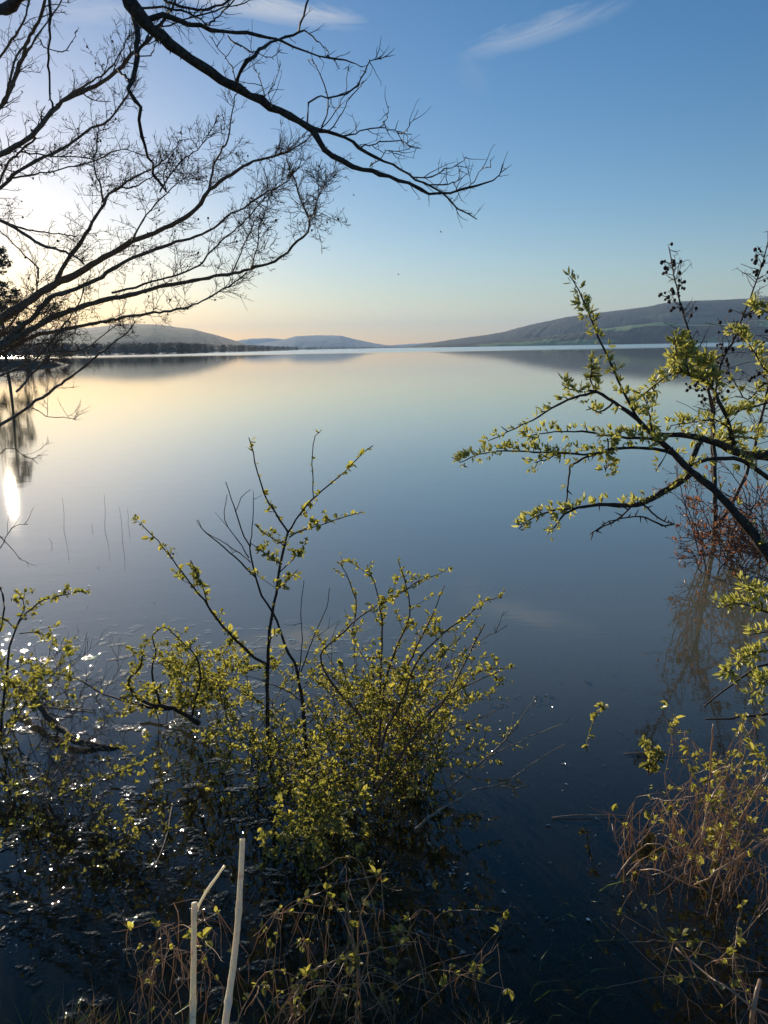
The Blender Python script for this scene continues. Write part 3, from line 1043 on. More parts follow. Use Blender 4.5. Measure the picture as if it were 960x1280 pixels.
shrub('sapling', 'slender sapling with fresh green leaves rising from the water, tallest of the flooded shrubs', 'sapling', W(340, 945), [
    dict(p=[(338, 960), (334, 890), (335, 830), (336, 800), (340, 768), (345, 742), (349, 715), (354, 690), (357, 675), (360, 665)], w=(6, 3.2), l=.7, t0=.3, d=(3.45, 3.35)),
    dict(p=[(360, 665), (350, 650), (337, 630), (330, 615), (322, 590), (316, 565), (311, 547)], w=(2.8, 1.2), l=.75, len=(.02, .07), d=(3.35, 3.3)),
    dict(p=[(360, 665), (370, 650), (385, 630), (395, 620), (410, 608), (425, 595), (440, 580), (455, 565), (466, 557)], w=(2.8, 1.1), l=.8, len=(.02, .07), d=(3.35, 3.3)),
    dict(p=[(392, 622), (391, 600), (390, 570), (394, 545), (400, 540)], w=(1.6, 1), l=.45, len=(.01, .03), t=.4, d=(3.33, 3.3)),
    dict(p=[(361, 672), (380, 662), (400, 657), (425, 648), (453, 640)], w=(2, 1), l=.9, len=(.02, .08), t0=.1, d=(3.35, 3.25)),
    dict(p=[(355, 682), (340, 672), (325, 662), (318, 655)], w=(1.6, 1), l=1.3, len=(.02, .08), d=(3.35, 3.4)),
    dict(p=[(352, 705), (335, 695), (322, 685), (312, 678)], w=(1.6, 1), l=1.2, len=(.02, .08), d=(3.35, 3.45)),
    dict(p=[(350, 715), (365, 700), (375, 690), (380, 685)], w=(1.6, 1), l=1.4, len=(.02, .09), d=(3.35, 3.3)),
    dict(p=[(346, 738), (362, 722), (372, 712)], w=(1.6, 1), l=1.4, len=(.02, .1), d=(3.35, 3.3)),
    dict(p=[(335, 832), (320, 823), (300, 805), (280, 785), (265, 765), (255, 750), (235, 725), (222, 708), (205, 685), (190, 668), (178, 657)], w=(4, 1.2), l=1.0, len=(.03, .14), t0=.05, d=(3.4, 3.2)),
    dict(p=[(262, 762), (255, 740), (245, 715), (238, 700)], w=(1.6, 1), l=1.1, len=(.02, .08), d=(3.3, 3.2)),
], [], M_thorn, M_leaf, .024, None, 52, 11, nper=(2, 4))

shrub('sapling', 'leafless forked sapling crossing behind the tall leafy sapling', 'sapling', W(382, 950), [
    dict(p=[(384, 960), (378, 880), (369, 828), (360, 817), (350, 787), (341, 765), (327, 745), (320, 722), (315, 702), (312, 682), (305, 670), (295, 640), (290, 625), (282, 602)], w=(5.5, 1), d=(3.55, 3.5), t=.1, len=(.05, .12)),
    dict(p=[(320, 722), (300, 702), (280, 685), (265, 672), (252, 660), (247, 650)], w=(2.4, 1), d=(3.5, 3.45), t=.25, len=(.05, .14)),
    dict(p=[(313, 703), (300, 692), (275, 675), (258, 666)], w=(1.6, .8), d=(3.5, 3.6), t=.15),
    dict(p=[(313, 683), (315, 660), (317, 630), (316, 612)], w=(1.7, .8), d=(3.5, 3.45), t=.3, len=(.05, .14)),
    dict(p=[(311, 697), (297, 675), (285, 660), (280, 640), (284, 618)], w=(1.6, .8), d=(3.5, 3.6), t=.3, len=(.05, .14)),
    dict(p=[(294, 640), (302, 622), (313, 612)], w=(1.1, .7), d=(3.5, 3.45), t=0),
    dict(p=[(372, 850), (378, 800), (376, 760), (380, 725)], w=(1.8, .8), d=(3.55, 3.6), t=.4, len=(.08, .2)),
    dict(p=[(376, 840), (395, 790), (408, 760), (412, 735)], w=(1.8, .8), d=(3.55, 3.6), t=.3, len=(.08, .2)),
], [], M_thorn, M_leaf, leafless=True, tdens=6)

shrub('leafy_shrub', 'broad shrub of reddish stems with small green leaves in water right of the saplings', 'shrub', W(472, 970), [
    dict(p=[(470, 985), (474, 930), (478, 880), (485, 840), (500, 800), (512, 770), (508, 735), (497, 700)], w=(5, 1.2), d=(3.3, 3.3), t0=.3),
    dict(p=[(468, 985), (480, 920), (505, 870), (520, 830), (545, 800), (570, 780), (590, 765), (606, 752), (626, 746)], w=(5, 1.2), d=(3.3, 3.15), t0=.35),
    dict(p=[(475, 880), (476, 830), (478, 790), (475, 760), (468, 730), (458, 706)], w=(3.5, 1.2), d=(3.3, 3.35), t0=.3),
    dict(p=[(455, 900), (420, 860), (400, 820), (430, 790), (450, 770), (470, 758), (500, 742), (520, 728), (542, 720)], w=(3.5, 1.2), d=(3.35, 3.2), t0=.3),
    dict(p=[(500, 855), (525, 800), (540, 770), (550, 745), (556, 732)], w=(3, 1.2), d=(3.3, 3.2), t0=.3),
    dict(p=[(440, 790), (446, 760), (438, 730), (428, 708), (424, 702)], w=(2, 1), d=(3.35, 3.4), len=(.03, .1)),
    dict(p=[(470, 990), (510, 930), (545, 890), (565, 860), (585, 820), (600, 790), (606, 780)], w=(4.5, 1.2), d=(3.25, 3.1), l=.25, t=.8, t0=.4),
    dict(p=[(520, 910), (560, 870), (600, 850), (625, 838)], w=(2.6, 1), d=(3.2, 3.1), l=.6),
], [
    dict(n=30, base=lambda: (U(400, 540), U(940, 1010)), tip=lambda: (U(360, 650), U(770, 930), U(3.0, 3.7)), r=.003, l=.7, t0=.3),
    dict(n=12, base=lambda: (U(430, 520), U(950, 1010)), tip=lambda: (U(400, 640), U(780, 900), U(3.0, 3.6)), r=.003, l=0, t0=.4, t=.8),
], M_red, M_leaf, .0185, 'flooded shrubs', 54, 8, (.05, .2))

shrub('leafy_shrub', 'low dense leafy shrub sprawling over the water left of the tall sapling', 'shrub', W(235, 890), [
    dict(p=[(250, 905), (215, 885), (185, 880), (165, 865), (160, 850), (175, 835), (178, 820)], w=(6, 2), d=(3.9, 3.8), l=1.1, t0=.4),
    dict(p=[(240, 895), (250, 850), (245, 820), (225, 800), (210, 785)], w=(3.5, 1.2), d=(3.8, 3.7), l=.7, t0=.4),
    dict(p=[(200, 880), (190, 840), (195, 815), (190, 795), (205, 783)], w=(3, 1.2), d=(3.9, 3.9), l=.7, t0=.5),
    dict(p=[(190, 885), (130, 868), (100, 850), (60, 840)], w=(2.6, 1), d=(3.9, 4.1), l=.25, t0=.3),
], [
    dict(n=19, base=lambda: (U(200, 320), U(870, 930)), tip=lambda: (U(140, 330), U(805, 900), U(3.5, 4.1)), r=.0035, l=.95, t0=.3),
], M_thorn, M_leaf, .019, 'flooded shrubs', 62, 9, (.05, .2))

shrub('leafy_shrub', 'wide leafy thicket in front of the sapling stems, spreading low over dark water', 'shrub', W(400, 1040), [], [
    dict(n=38, base=lambda: (U(250, 540), U(960, 1080)), tip=lambda: (U(240, 610), U(830, 1010), U(2.8, 3.6)), r=.003, l=.8, t0=.3),
    dict(n=26, base=lambda: (U(280, 520), U(930, 1040)), tip=lambda: (U(240, 660), U(820, 980), U(3.0, 3.9)), r=.0024, l=.7, t0=.2, arch=.2),
    dict(n=12, base=lambda: (U(250, 540), U(960, 1080)), tip=lambda: (U(260, 600), U(830, 980), U(2.8, 3.6)), r=.003, l=0, t0=.3),
    dict(n=10, base=lambda: (U(330, 420), U(1060, 1110)), tip=lambda: (U(340, 470), U(980, 1070), U(2.5, 2.8)), r=.003, l=1.2, t0=.3),
], M_thorn, M_leaf, .0175, 'flooded shrubs', 58, 8, (.05, .18))

shrub('leafy_shrub', 'shrub at the left edge with a drooping leafy shoot reaching right', 'shrub', W(20, 900), [
    dict(p=[(0, 920), (5, 870), (12, 810), (20, 785), (28, 772), (40, 760), (55, 750), (75, 745), (100, 739), (108, 742)], w=(3.5, 1.2), d=(3.9, 3.7), l=.9, t0=.5, len=(.03, .1)),
    dict(p=[(-5, 770), (8, 775), (20, 788)], w=(2, 1.5), d=(3.9, 3.8), l=1),
    dict(p=[(20, 785), (30, 760), (25, 745), (18, 738)], w=(1.5, .9), d=(3.8, 3.8), l=1),
    dict(p=[(25, 792), (45, 790), (55, 793), (62, 792)], w=(1.5, .9), d=(3.8, 3.7), l=1),
    dict(p=[(-40, 700), (-5, 690), (15, 660), (35, 655)], w=(1.4, .7), d=(3.9, 3.8), l=0, t=1),
    dict(p=[(-40, 640), (-5, 665), (18, 690), (25, 700)], w=(1.4, .7), d=(3.9, 3.8), l=0, t=1),
    dict(p=[(-20, 720), (0, 735), (5, 760), (0, 790)], w=(3, 2), d=(3.9, 3.8), l=.3),
], [
    dict(n=13, base=lambda: (U(-40, 50), U(890, 980)), tip=lambda: (U(-30, 90), U(800, 900), U(3.4, 4.0)), r=.0035, l=.6, t0=.3),
], M_thorn, M_leaf, .022, 'flooded shrubs', 50, 9, (.04, .16))

shrub('bare_shrub', 'fine leafless twiggy shrub in the water beside the left edge shrub', 'shrub', W(90, 900), [], [
    dict(n=12, base=lambda: (U(40, 110), U(890, 930)), tip=lambda: (U(40, 150), U(785, 860), U(3.9, 4.3)), r=.0025, l=0, t0=.2, t=2.4),
], M_twig, M_leaf, leafless=True, tlen=(.05, .22), tw_r=.0013)

shrub('bare_shrub', 'low leafless twiggy shrub among the sun glints at lower left', 'shrub', W(60, 1020), [], [
    dict(n=12, base=lambda: (U(0, 150), U(985, 1060)), tip=lambda: (U(0, 180), U(900, 1000), U(3.0, 3.4)), r=.0022, l=0, t0=.2, t=2.0),
], M_twig, M_leaf, leafless=True, tlen=(.05, .22), tw_r=.0012)

shrub('leafy_shrub', 'sparse small leafed sprigs trailing over the glinting water at lower left', 'shrub', W(60, 1060), [], [
    dict(n=22, base=lambda: (U(-30, 200), U(1000, 1150)), tip=lambda: (U(-20, 260), U(890, 1090), U(2.7, 3.4)), r=.0022, l=.5, t0=.35, arch=.05, t=1.3),
], M_thorn, M_leaf, .0165, 'flooded shrubs', 44, 7, (.04, .16))

# dead pale branch to the right of the shrubs
shrub('dead_branch', 'pale grey dead branch leaning out of the water to the right of the shrubs', 'branch', W(520, 1035), [
    dict(p=[(518, 1038), (545, 1015), (575, 998), (600, 985), (625, 983), (645, 986), (662, 980)], w=(4, 1.6), d=(2.9, 3.0), t=0),
    dict(p=[(600, 986), (632, 978), (655, 962), (680, 945), (706, 930)], w=(2.4, .9), d=(2.95, 3.1), t=0),
    dict(p=[(560, 985), (590, 962), (610, 945), (632, 925), (650, 900), (664, 880), (669, 868)], w=(3, 1), d=(3.0, 3.2), t=.4, len=(.06, .2)),
    dict(p=[(610, 945), (640, 932), (665, 920), (690, 910), (708, 903)], w=(1.8, .8), d=(3.1, 3.2), t=.3, len=(.02, .06)),
    dict(p=[(600, 960), (625, 930), (640, 905), (642, 890)], w=(1.4, .7), d=(3.1, 3.2), t=.4, len=(.05, .15)),
], [], M_pale, M_leaf, leafless=True)
shrub('leafy_sprig', 'small flooded sprig of yellowed leaves standing alone in open water on the right', 'sprig', W(735, 935), [
    dict(p=[(733, 940), (735, 925), (738, 912), (745, 895), (755, 880)], w=(2, 1), d=(3.55, 3.5), l=1.2, len=(.01, .04), t0=0),
], [], M_pale, M_leaf, .022, None, 60, 8)
shrub('leafy_sprig', 'small green leaf tuft poking through the water in front of the alder reflection', 'sprig', W(812, 955), [
    dict(p=[(810, 968), (812, 950), (810, 935), (806, 926)], w=(2, 1), d=(3.4, 3.4), l=1.6, len=(.02, .08), t0=0),
    dict(p=[(812, 968), (822, 950), (828, 940)], w=(2, 1), d=(3.4, 3.4), l=1.6, len=(.02, .08), t0=0),
], [], M_thorn, M_leaf, .026, None, 70, 12)

# ------------------------------------------------------------------ right: spiny branch in young leaf
thornB = thing('blackthorn', 'spiny dark branch in bright young leaf leaning in from the right edge', 'shrub', Vector((1.9, 2.1, 0.05)))
st = MB()
st.tube(smooth_path([Vector((1.95, 2.0, -.1)), Vector((1.75, 2.05, .6)), P(1010, 745, 2.25), P(960, 693, 2.2)], .06, .004), lerp_r(40, .035, .019), 8) if False else None
BT = [
    dict(p=[(1120, 900), (1040, 790), (960, 693), (947, 675), (927, 650), (906, 625), (885, 606), (864, 589), (847, 572), (831, 556), (816, 543), (797, 525), (783, 514), (768, 503), (760, 498), (745, 490), (735, 488)],
         w=(22, 3), d=(2.1, 2.25), l=.15, th=.5),
    dict(p=[(797, 524), (788, 507), (777, 485), (765, 457), (752, 430), (740, 402), (730, 377), (720, 357), (712, 345)], w=(4, 1.3), d=(2.2, 2.3), l=1.0),
    dict(p=[(745, 490), (725, 495), (710, 500), (690, 510), (665, 525), (645, 535), (625, 545), (610, 551)], w=(3.5, 1.1), d=(2.25, 2.3), l=.9),
    dict(p=[(728, 490), (712, 486), (702, 480)], w=(2, 1), d=(2.25, 2.25), l=1.2),
    dict(p=[(745, 490), (738, 475), (740, 462), (744, 455)], w=(2.5, 1), d=(2.25, 2.2), l=1.5),
    dict(p=[(767, 502), (755, 513), (745, 514), (735, 508)], w=(3, 1.2), d=(2.25, 2.2), l=.9),
    dict(p=[(830, 556), (815, 548), (795, 548), (775, 546), (760, 545), (735, 540), (710, 539), (685, 541), (657, 546)], w=(4, 1.2), d=(2.2, 2.35), l=1.0),
    dict(p=[(850, 574), (833, 564), (818, 561), (791, 559), (767, 561), (750, 566), (735, 571), (722, 577), (712, 582)], w=(4.5, 2.4), d=(2.2, 2.2), l=.35),
    dict(p=[(750, 566), (730, 568), (710, 566), (685, 566), (660, 565), (640, 564), (622, 564), (597, 568), (575, 578)], w=(3, 1.1), d=(2.2, 2.25), l=1.3),
    dict(p=[(700, 567), (685, 573), (672, 578), (668, 586)], w=(1.8, 1), d=(2.2, 2.2), l=1.2),
    dict(p=[(759, 548), (760, 562), (758, 578), (757, 590)], w=(2, 1), d=(2.2, 2.15), l=1.6),
    dict(p=[(712, 582), (711, 600), (709, 620), (708, 642)], w=(2.6, 1.6), d=(2.2, 2.2), l=.15, th=1.4),
    dict(p=[(866, 590), (843, 606), (827, 616), (806, 627), (790, 632), (760, 631), (740, 632), (722, 635), (705, 643), (695, 657), (684, 668)], w=(10, 1.3), d=(2.25, 2.15), l=.5, th=1.3),
    dict(p=[(722, 635), (697, 637), (677, 643), (660, 652), (649, 661)], w=(3, 1.2), d=(2.18, 2.15), l=.7, th=1.3),
    dict(p=[(790, 632), (778, 645), (760, 655), (745, 663), (738, 668)], w=(2.4, 1), d=(2.2, 2.15), l=0, th=1.8),
    dict(p=[(740, 666), (755, 655), (770, 650), (800, 646), (815, 650), (830, 657), (843, 655)], w=(1, 2.4), d=(2.1, 2.2), l=0, th=1.8),
    dict(p=[(800, 627), (815, 640), (830, 652), (842, 655)], w=(2.8, 1.2), d=(2.2, 2.15), l=0, th=1.8),
    dict(p=[(816, 543), (833, 544), (860, 544), (877, 548), (893, 552), (910, 560), (930, 568), (960, 570), (1010, 580), (1100, 620)], w=(5, 19), d=(2.25, 2.4), l=.8, th=.6),
    dict(p=[(877, 550), (868, 566), (862, 583)], w=(7, 6), d=(2.25, 2.25), l=.2),
    dict(p=[(918, 565), (915, 550), (910, 529), (904, 512), (895, 495), (889, 483), (872, 472), (852, 466), (838, 462)], w=(7, 2), d=(2.35, 2.3), l=.7),
    dict(p=[(852, 466), (846, 450), (845, 435), (843, 420)], w=(2.4, 1.1), d=(2.3, 2.3), l=2.4),
    dict(p=[(862, 470), (858, 450), (856, 436), (853, 425)], w=(2.2, 1.1), d=(2.3, 2.35), l=2.4),
    dict(p=[(880, 477), (872, 460), (868, 448), (860, 440)], w=(2.2, 1.1), d=(2.3, 2.35), l=2.2),
    dict(p=[(890, 484), (892, 470), (886, 455), (880, 448)], w=(2.2, 1.1), d=(2.3, 2.35), l=2.0),
    dict(p=[(850, 466), (830, 472), (815, 485), (800, 497), (790, 506)], w=(2.4, 1.6), d=(2.3, 2.25), l=1.2),
    dict(p=[(864, 581), (885, 574), (918, 573), (937, 581), (960, 597), (1000, 620)], w=(4.5, 7), d=(2.25, 2.3), l=.4),
    dict(p=[(912, 535), (893, 525), (870, 527), (850, 530), (838, 532)], w=(2.4, 1.1), d=(2.3, 2.25), l=1.6),
    dict(p=[(908, 520), (927, 512), (945, 508), (965, 502), (1000, 495)], w=(3, 2), d=(2.35, 2.4), l=1.1),
    dict(p=[(1018, 584), (1010, 540), (975, 480), (958, 464), (949, 451), (940, 436), (930, 425), (917, 412)], w=(4, 1.4), d=(2.4, 2.3), l=1.5),
    dict(p=[(1030, 588), (1034, 510), (1010, 440), (975, 400), (960, 391), (950, 388), (938, 384)], w=(3, 1.2), d=(2.4, 2.35), l=1.6),
    dict(p=[(1005, 579), (985, 530), (960, 480), (935, 500), (920, 480), (908, 462)], w=(3, 1.4), d=(2.45, 2.4), l=.3),
    dict(p=[(900, 556), (915, 545), (935, 548), (965, 545)], w=(2.6, 1.6), d=(2.35, 2.35), l=2.0),
    dict(p=[(843, 572), (840, 560), (828, 575), (820, 590)], w=(1.6, 1), d=(2.2, 2.2), l=.2),
    dict(p=[(816, 543), (812, 520), (808, 505), (805, 496)], w=(3, 1.4), d=(2.22, 2.25), l=1.2),
    dict(p=[(1046, 798), (1010, 780), (960, 766), (935, 756), (915, 756), (897, 761)], w=(4, 1.2), d=(2.1, 2.05), l=1.7),
    dict(p=[(1012, 752), (990, 742), (965, 745), (945, 740), (930, 732)], w=(3, 1.2), d=(2.1, 2.1), l=1.5),
    dict(p=[(1070, 830), (1010, 815), (965, 812), (940, 818), (922, 828), (907, 845)], w=(4, 1.2), d=(2.1, 2.05), l=1.6),
    dict(p=[(1095, 866), (1000, 850), (965, 850), (950, 856), (942, 868)], w=(3.5, 1.2), d=(2.1, 2.05), l=1.5),
    dict(p=[(1052, 806), (1030, 798), (990, 800), (960, 790), (935, 795)], w=(3, 1.2), d=(2.1, 2.1), l=1.4),
]
stem = MB()
path = smooth_path([Vector((2.0, 2.0, -.1)), Vector((1.85, 2.02, .35)), Vector((1.65, 1.98, .75)), P(1120, 900, 2.1)], .08, .006)
stem.tube(path, lerp_r(len(path), .04, 22 / 2 / FPX * 2.1), 9)
stem.build('trunk', M_thorn, thornB, True)
path = smooth_path([Vector((2.0, 2.02, 0)), Vector((2.05, 2.25, .6)), Vector((1.95, 2.4, 1.1)), P(1100, 620, 2.4)], .08, .006)
stem = MB()
stem.tube(path, lerp_r(len(path), .034, 19 / 2 / FPX * 2.4), 9)
stem.build('trunk', M_thorn, thornB, True)
thl = MB()
for L in BT:
    d0, d1 = L['d']
    path = trace(L['p'], d0, d1, .022, .0018, .03)
    rad = lerp_r(len(path), L['w'][0] / 2 / FPX * d0, L['w'][1] / 2 / FPX * d1, 1, .10)
    mb = MB()
    mb.tube(path, rad, 8)
    # spur thorns
    th = L.get('th', 1.0)
    for i in range(1, len(path) - 1):
        if random.random() < .5 * th:
            d = side_dir(path[i + 1] - path[i], R(U(50, 85)), Vector((0, 0, .4)))
            ln = U(.008, .028)
            mb.tube([path[i], path[i] + d * ln * .6, path[i] + d * ln], [.0022, .0015, .0006], 4, False)
    mb.build('limb', M_thorn, thornB, True)
    k = L['l']
    n = len(path)
    for i in range(n - 1):
        cnt = 4.2 * k * max(.45, 1 + 1.4 * mnoise.noise(path[i] * 9.0))
        while cnt > 0:
            if random.random() < cnt:
                q = path[i].lerp(path[i + 1], random.random())
                ax = side_dir(path[i + 1] - path[i], R(U(40, 85)), Vector((0, -.2, .75)))
                sp = q + ax * U(.003, .022)
                big = U(.6, 1.35)
                for _ in range(random.randint(2, 8)):
                    d = side_dir(ax, R(U(8, 52)), Vector((0, 0, .15)))
                    LL = U(.012, .025) * big
                    thl.leaf(sp, d, rvec(), LL, LL * U(.20, .33), U(.05, .3), U(-.1, .25))
            cnt -= 1
thl.build('foliage', M_leaf_thorn, thornB)

# ------------------------------------------------------------------ alder with cones, behind
alder = thing('alder', 'thin alder hung with dark cone clusters behind the spiny branch', 'tree', W(893, 655))
AD = [
    dict(p=[(893, 672), (894, 600), (892, 543), (891, 518), (885, 485), (870, 442), (862, 419), (855, 397), (849, 374), (846, 359), (841, 339), (838, 322), (836, 309)], w=(6, 1.2), d=(8.2, 8.0), c=1),
    dict(p=[(895, 640), (890, 560), (893, 500), (898, 468), (904, 447), (915, 431), (926, 402), (936, 378), (945, 354), (952, 333), (958, 311), (963, 290)], w=(5, 1.2), d=(8.3, 8.2), c=1),
    dict(p=[(896, 660), (930, 600), (950, 530), (965, 460), (985, 380), (1000, 320)], w=(5, 1.2), d=(8.4, 8.6), c=1),
]
cm = MB()
cm.blob(Vector((0, 0, 0)), .0155, 1.4, .2)
cone_me = bpy.data.meshes.new('cone')
cone_me.from_pydata([tuple(q) for q in cm.v], [], cm.f)
cone_me.materials.append(M_cone)
for L in AD:
    path = trace(L['p'], *L['d'], .08, .006, .05)
    mb = MB()
    mb.tube(path, lerp_r(len(path), L['w'][0] / 2 / FPX * 8.2, L['w'][1] / 2 / FPX * 8.2), 6)
    o = mb.build('trunk', M_bark_dark, alder, True)
    tb = MB()
    cones = []
    n = len(path)
    for _ in range(78):
        t = .3 + .7 * random.random()
        x = t * (n - 1)
        i = min(int(x), n - 2)
        q = path[i].lerp(path[i + 1], x - i)
        d = side_dir(path[i + 1] - path[i], R(U(45, 85)), Vector((0, 0, .2)))
        ln = U(.1, .5) * (1.15 - .75 * t)
        tw = grow(q, d, ln, 4, .25, Vector((0, 0, .02)))
        tb.tube(tw, lerp_r(5, .0045, .0028), 3, False)
        if t > .48:
            for _k in range(random.randint(1, 5)):
                j = random.randint(2, 4)
                c = tw[j] + rvec() * .05 + Vector((0, 0, -.015))
                tb.tube([tw[j], c], [.0025, .002], 3, False)
                cones.append((c, U(.8, 1.35)))
        elif random.random() < .8:
            twigs(tb, tw, .004, 9, (.06, .25), 2, Vector((-.05, 0, .03)), .3, rmin=.0025)
    tag(tb.build('twigs', M_red, o), kind='stuff')
    for (c, k) in cones[:90]:
        q = bpy.data.objects.new('cone', cone_me)
        C.objects.link(q)
        q.parent = o
        q.location = c - parent_world(o)
        q.rotation_euler = (U(-.5, .5), U(-.5, .5), U(0, 6))
        q.scale = (k, k, k)

# reddish withered bush below
rb = thing('withered_bush', 'reddish brown withered bush at the waterline under the spiny branch', 'bush', W(930, 720))
tb, lb = MB(), MB()
for i in range(46):
    b = W(U(880, 1010), U(705, 735), -.1)
    e = P(U(835, 1010), U(575, 705), U(6.2, 7.2))
    mid = b.lerp(e, .55) + Vector((U(-.15, .15), U(-.2, .2), .15))
    path = smooth_path([b, mid, e], .09, .015)
    tb.tube(path, lerp_r(len(path), .007, .003), 4, False)
    sub = []
    twigs_paths(tb, path, 11, (.08, .36), .25, .0032, sub)
    for q in sub:
        if random.random() < .8:
            add_leaves(lb, q, 9, .038, .2, .5, nper=(1, 2))
tb.build('stem', M_red, rb)
lb.build('foliage', M_leaf_brown, rb)

# ------------------------------------------------------------------ canes and thin reeds


def cane(label, segs, base):
    t = thing('dry_cane', label, 'cane', base, 'broken canes on the near bank')
    for (pix, d0, d1, w0, w1) in segs:
        path = trace(pix, d0, d1, .012, .0005, 0)
        rad = lerp_r(len(path), w0 / 2 / FPX * d0, w1 / 2 / FPX * d1)
        for i in range(len(rad)):
            if i % 16 == 6:
                rad[i] *= 1.24
            elif i % 16 in (5, 7):
                rad[i] *= 1.08
        mb = MB()
        mb.tube(path, rad, 10)
        mb.build('stalk', M_reed, t, True)
    return t


cane('upright pale cane with its thin top snapped over to the right', [
    ([(240, 1420), (241, 1280), (242, 1200), (243, 1128)], 1.72, 1.80, 8.0, 7.0),
    ([(244, 1142), (252, 1125), (264, 1106), (281, 1082)], 1.80, 1.86, 3.6, 3.0)], W(240, 1420, .25))
cane('longer leaning cream cane standing just right of the snapped one', [
    ([(262, 1420), (281, 1285), (287, 1240), (293, 1195), (298, 1145), (301, 1095), (303, 1048)], 1.72, 1.95, 10.5, 6.5)], W(262, 1420, .25))

for i, (x0, y0, x1, y1, lab) in enumerate([
        (131, 662, 130, 618, 'thin dark reed in open water, second from right of the row'),
        (153, 676, 149, 634, 'thin dark reed nearest the camera at the right end of the row'),
        (80, 664, 78, 622, 'thin dark reed nearest the sun glint in the row'),
        (160, 656, 159, 636, 'short thin reed behind the rightmost reed of the row'),
        (115, 663, 114, 654, 'stub of a reed barely breaking the water between the taller reeds'),
        (65, 682, 61, 673, 'tiny bent reed stub in the water below the row of reeds')]):
    b = W(x0, y0)
    d = (ROT.transposed() @ (b - CAM)).z * -1
    e = P(x1, y1, d)
    mb = MB()
    m_ = b.lerp(e, .5) + Vector((.01, 0, 0))
    mb.tube(smooth_path([b - Vector((0, 0, .3)), b, m_, e], .08), lerp_r(len(smooth_path([b - Vector((0, 0, .3)), b, m_, e], .08)), .0031, .0014), 5)
    o = mb.build('reed', M_twig)
    tag(o, lab, 'reed', 'thin reeds in open water')

# ------------------------------------------------------------------ brambles and dry stems on the near bank


def bramble(label, n, base, tip, arch, rr, mat, leafm, lk, dry=0, name='bramble', cat='bramble', group='brambles on the near bank', z=.0, leaf=.024, twk=5):
    t = None
    lb = MB()
    db = MB()
    items = []
    for i in range(n):
        b = base()
        e = tip()
        mid = b.lerp(e, U(.35, .6)) + Vector((U(-.08, .08), U(-.08, .08), arch * (e - b).length * U(.5, 1.2)))
        path = smooth_path([b, mid, e], .035, .004)
        items.append(path)
    c = items[0][0].copy()
    t = thing(name, label, cat, c, group)
    for path in items[:90]:
        mb = MB()
        r = rr * U(.6, 1.2)
        mb.tube(path, lerp_r(len(path), r, r * .4), 5)
        sub = []
        twigs_paths(mb, path, twk, (.04, .2), .2, rr * .45, sub)
        mb.build('stem', mat, t, True)
        if lk:
            for q in sub + [path]:
                add_leaves(lb, q, lk, leaf, .2, .65)
        for _ in range(dry):
            q = random.choice(path)
            L = U(.06, .22)
            g = grow(q, Vector((U(-.5, .5), U(-.5, .5), -1)), L, 4, .25, Vector((0, 0, -.2)))
            db.tube(g, lerp_r(5, .0016, .0008), 3, False)
    if lb.v:
        lb.build('foliage', leafm, t)
    if db.v:
        db.build('dry_strands', M_straw, t)
    return t


bramble('tangle of arching dry bramble stems with a few green leaves right of the cream cane', 24,
        lambda: W(U(280, 480), U(1180, 1330), U(0, .1)), lambda: P(U(300, 520), U(1080, 1260), U(2.0, 2.5)), .22, .0022, M_dry, M_leaf, 6, 4, leaf=.021)
bramble('sparse dry stems and leaf sprays standing in dark water at bottom centre', 18,
        lambda: W(U(420, 620), U(1180, 1300), -.05), lambda: P(U(400, 640), U(1110, 1260), U(2.2, 2.6)), .15, .0016, M_dry, M_leaf, 4, 3, twk=4, leaf=.02)
bramble('dry grass and twigs at the foot of the snapped cane on the left', 15,
        lambda: W(U(150, 300), U(1200, 1340), U(0, .1)), lambda: P(U(130, 300), U(1130, 1270), U(1.95, 2.4)), .25, .0016, M_dry, M_leaf, 2, 4, leaf=.02)
bramble('brown bramble heap with hanging dry grass at the right edge', 30,
        lambda: W(U(870, 1060), U(1050, 1150), U(0, .05)), lambda: P(U(800, 1010), U(985, 1120), U(2.45, 2.9)), .25, .0026, M_dry, M_leaf, 2, 5, twk=4)
bramble('upright leafy bramble shoots behind the brown heap at the right edge', 24,
        lambda: W(U(870, 1010), U(1000, 1080), 0), lambda: P(U(830, 1000), U(870, 1010), U(2.6, 3.1)), .06, .0020, M_dry, M_leaf, 9, 4)
bramble('long thin dry stems trailing into the water at the lower right corner', 12,
        lambda: W(U(850, 1010), U(1180, 1330), 0), lambda: P(U(740, 980), U(1090, 1260), U(2.1, 2.6)), .1, .002, M_dry, M_leaf, 4, 2, twk=2)
bramble('flooded dead twigs with curled grass left of the brown heap', 20,
        lambda: W(U(760, 890), U(1030, 1120), -.05), lambda: P(U(750, 890), U(985, 1095), U(2.7, 3.0)), .15, .0018, M_dry, M_leaf, 1.5, 7, twk=4)

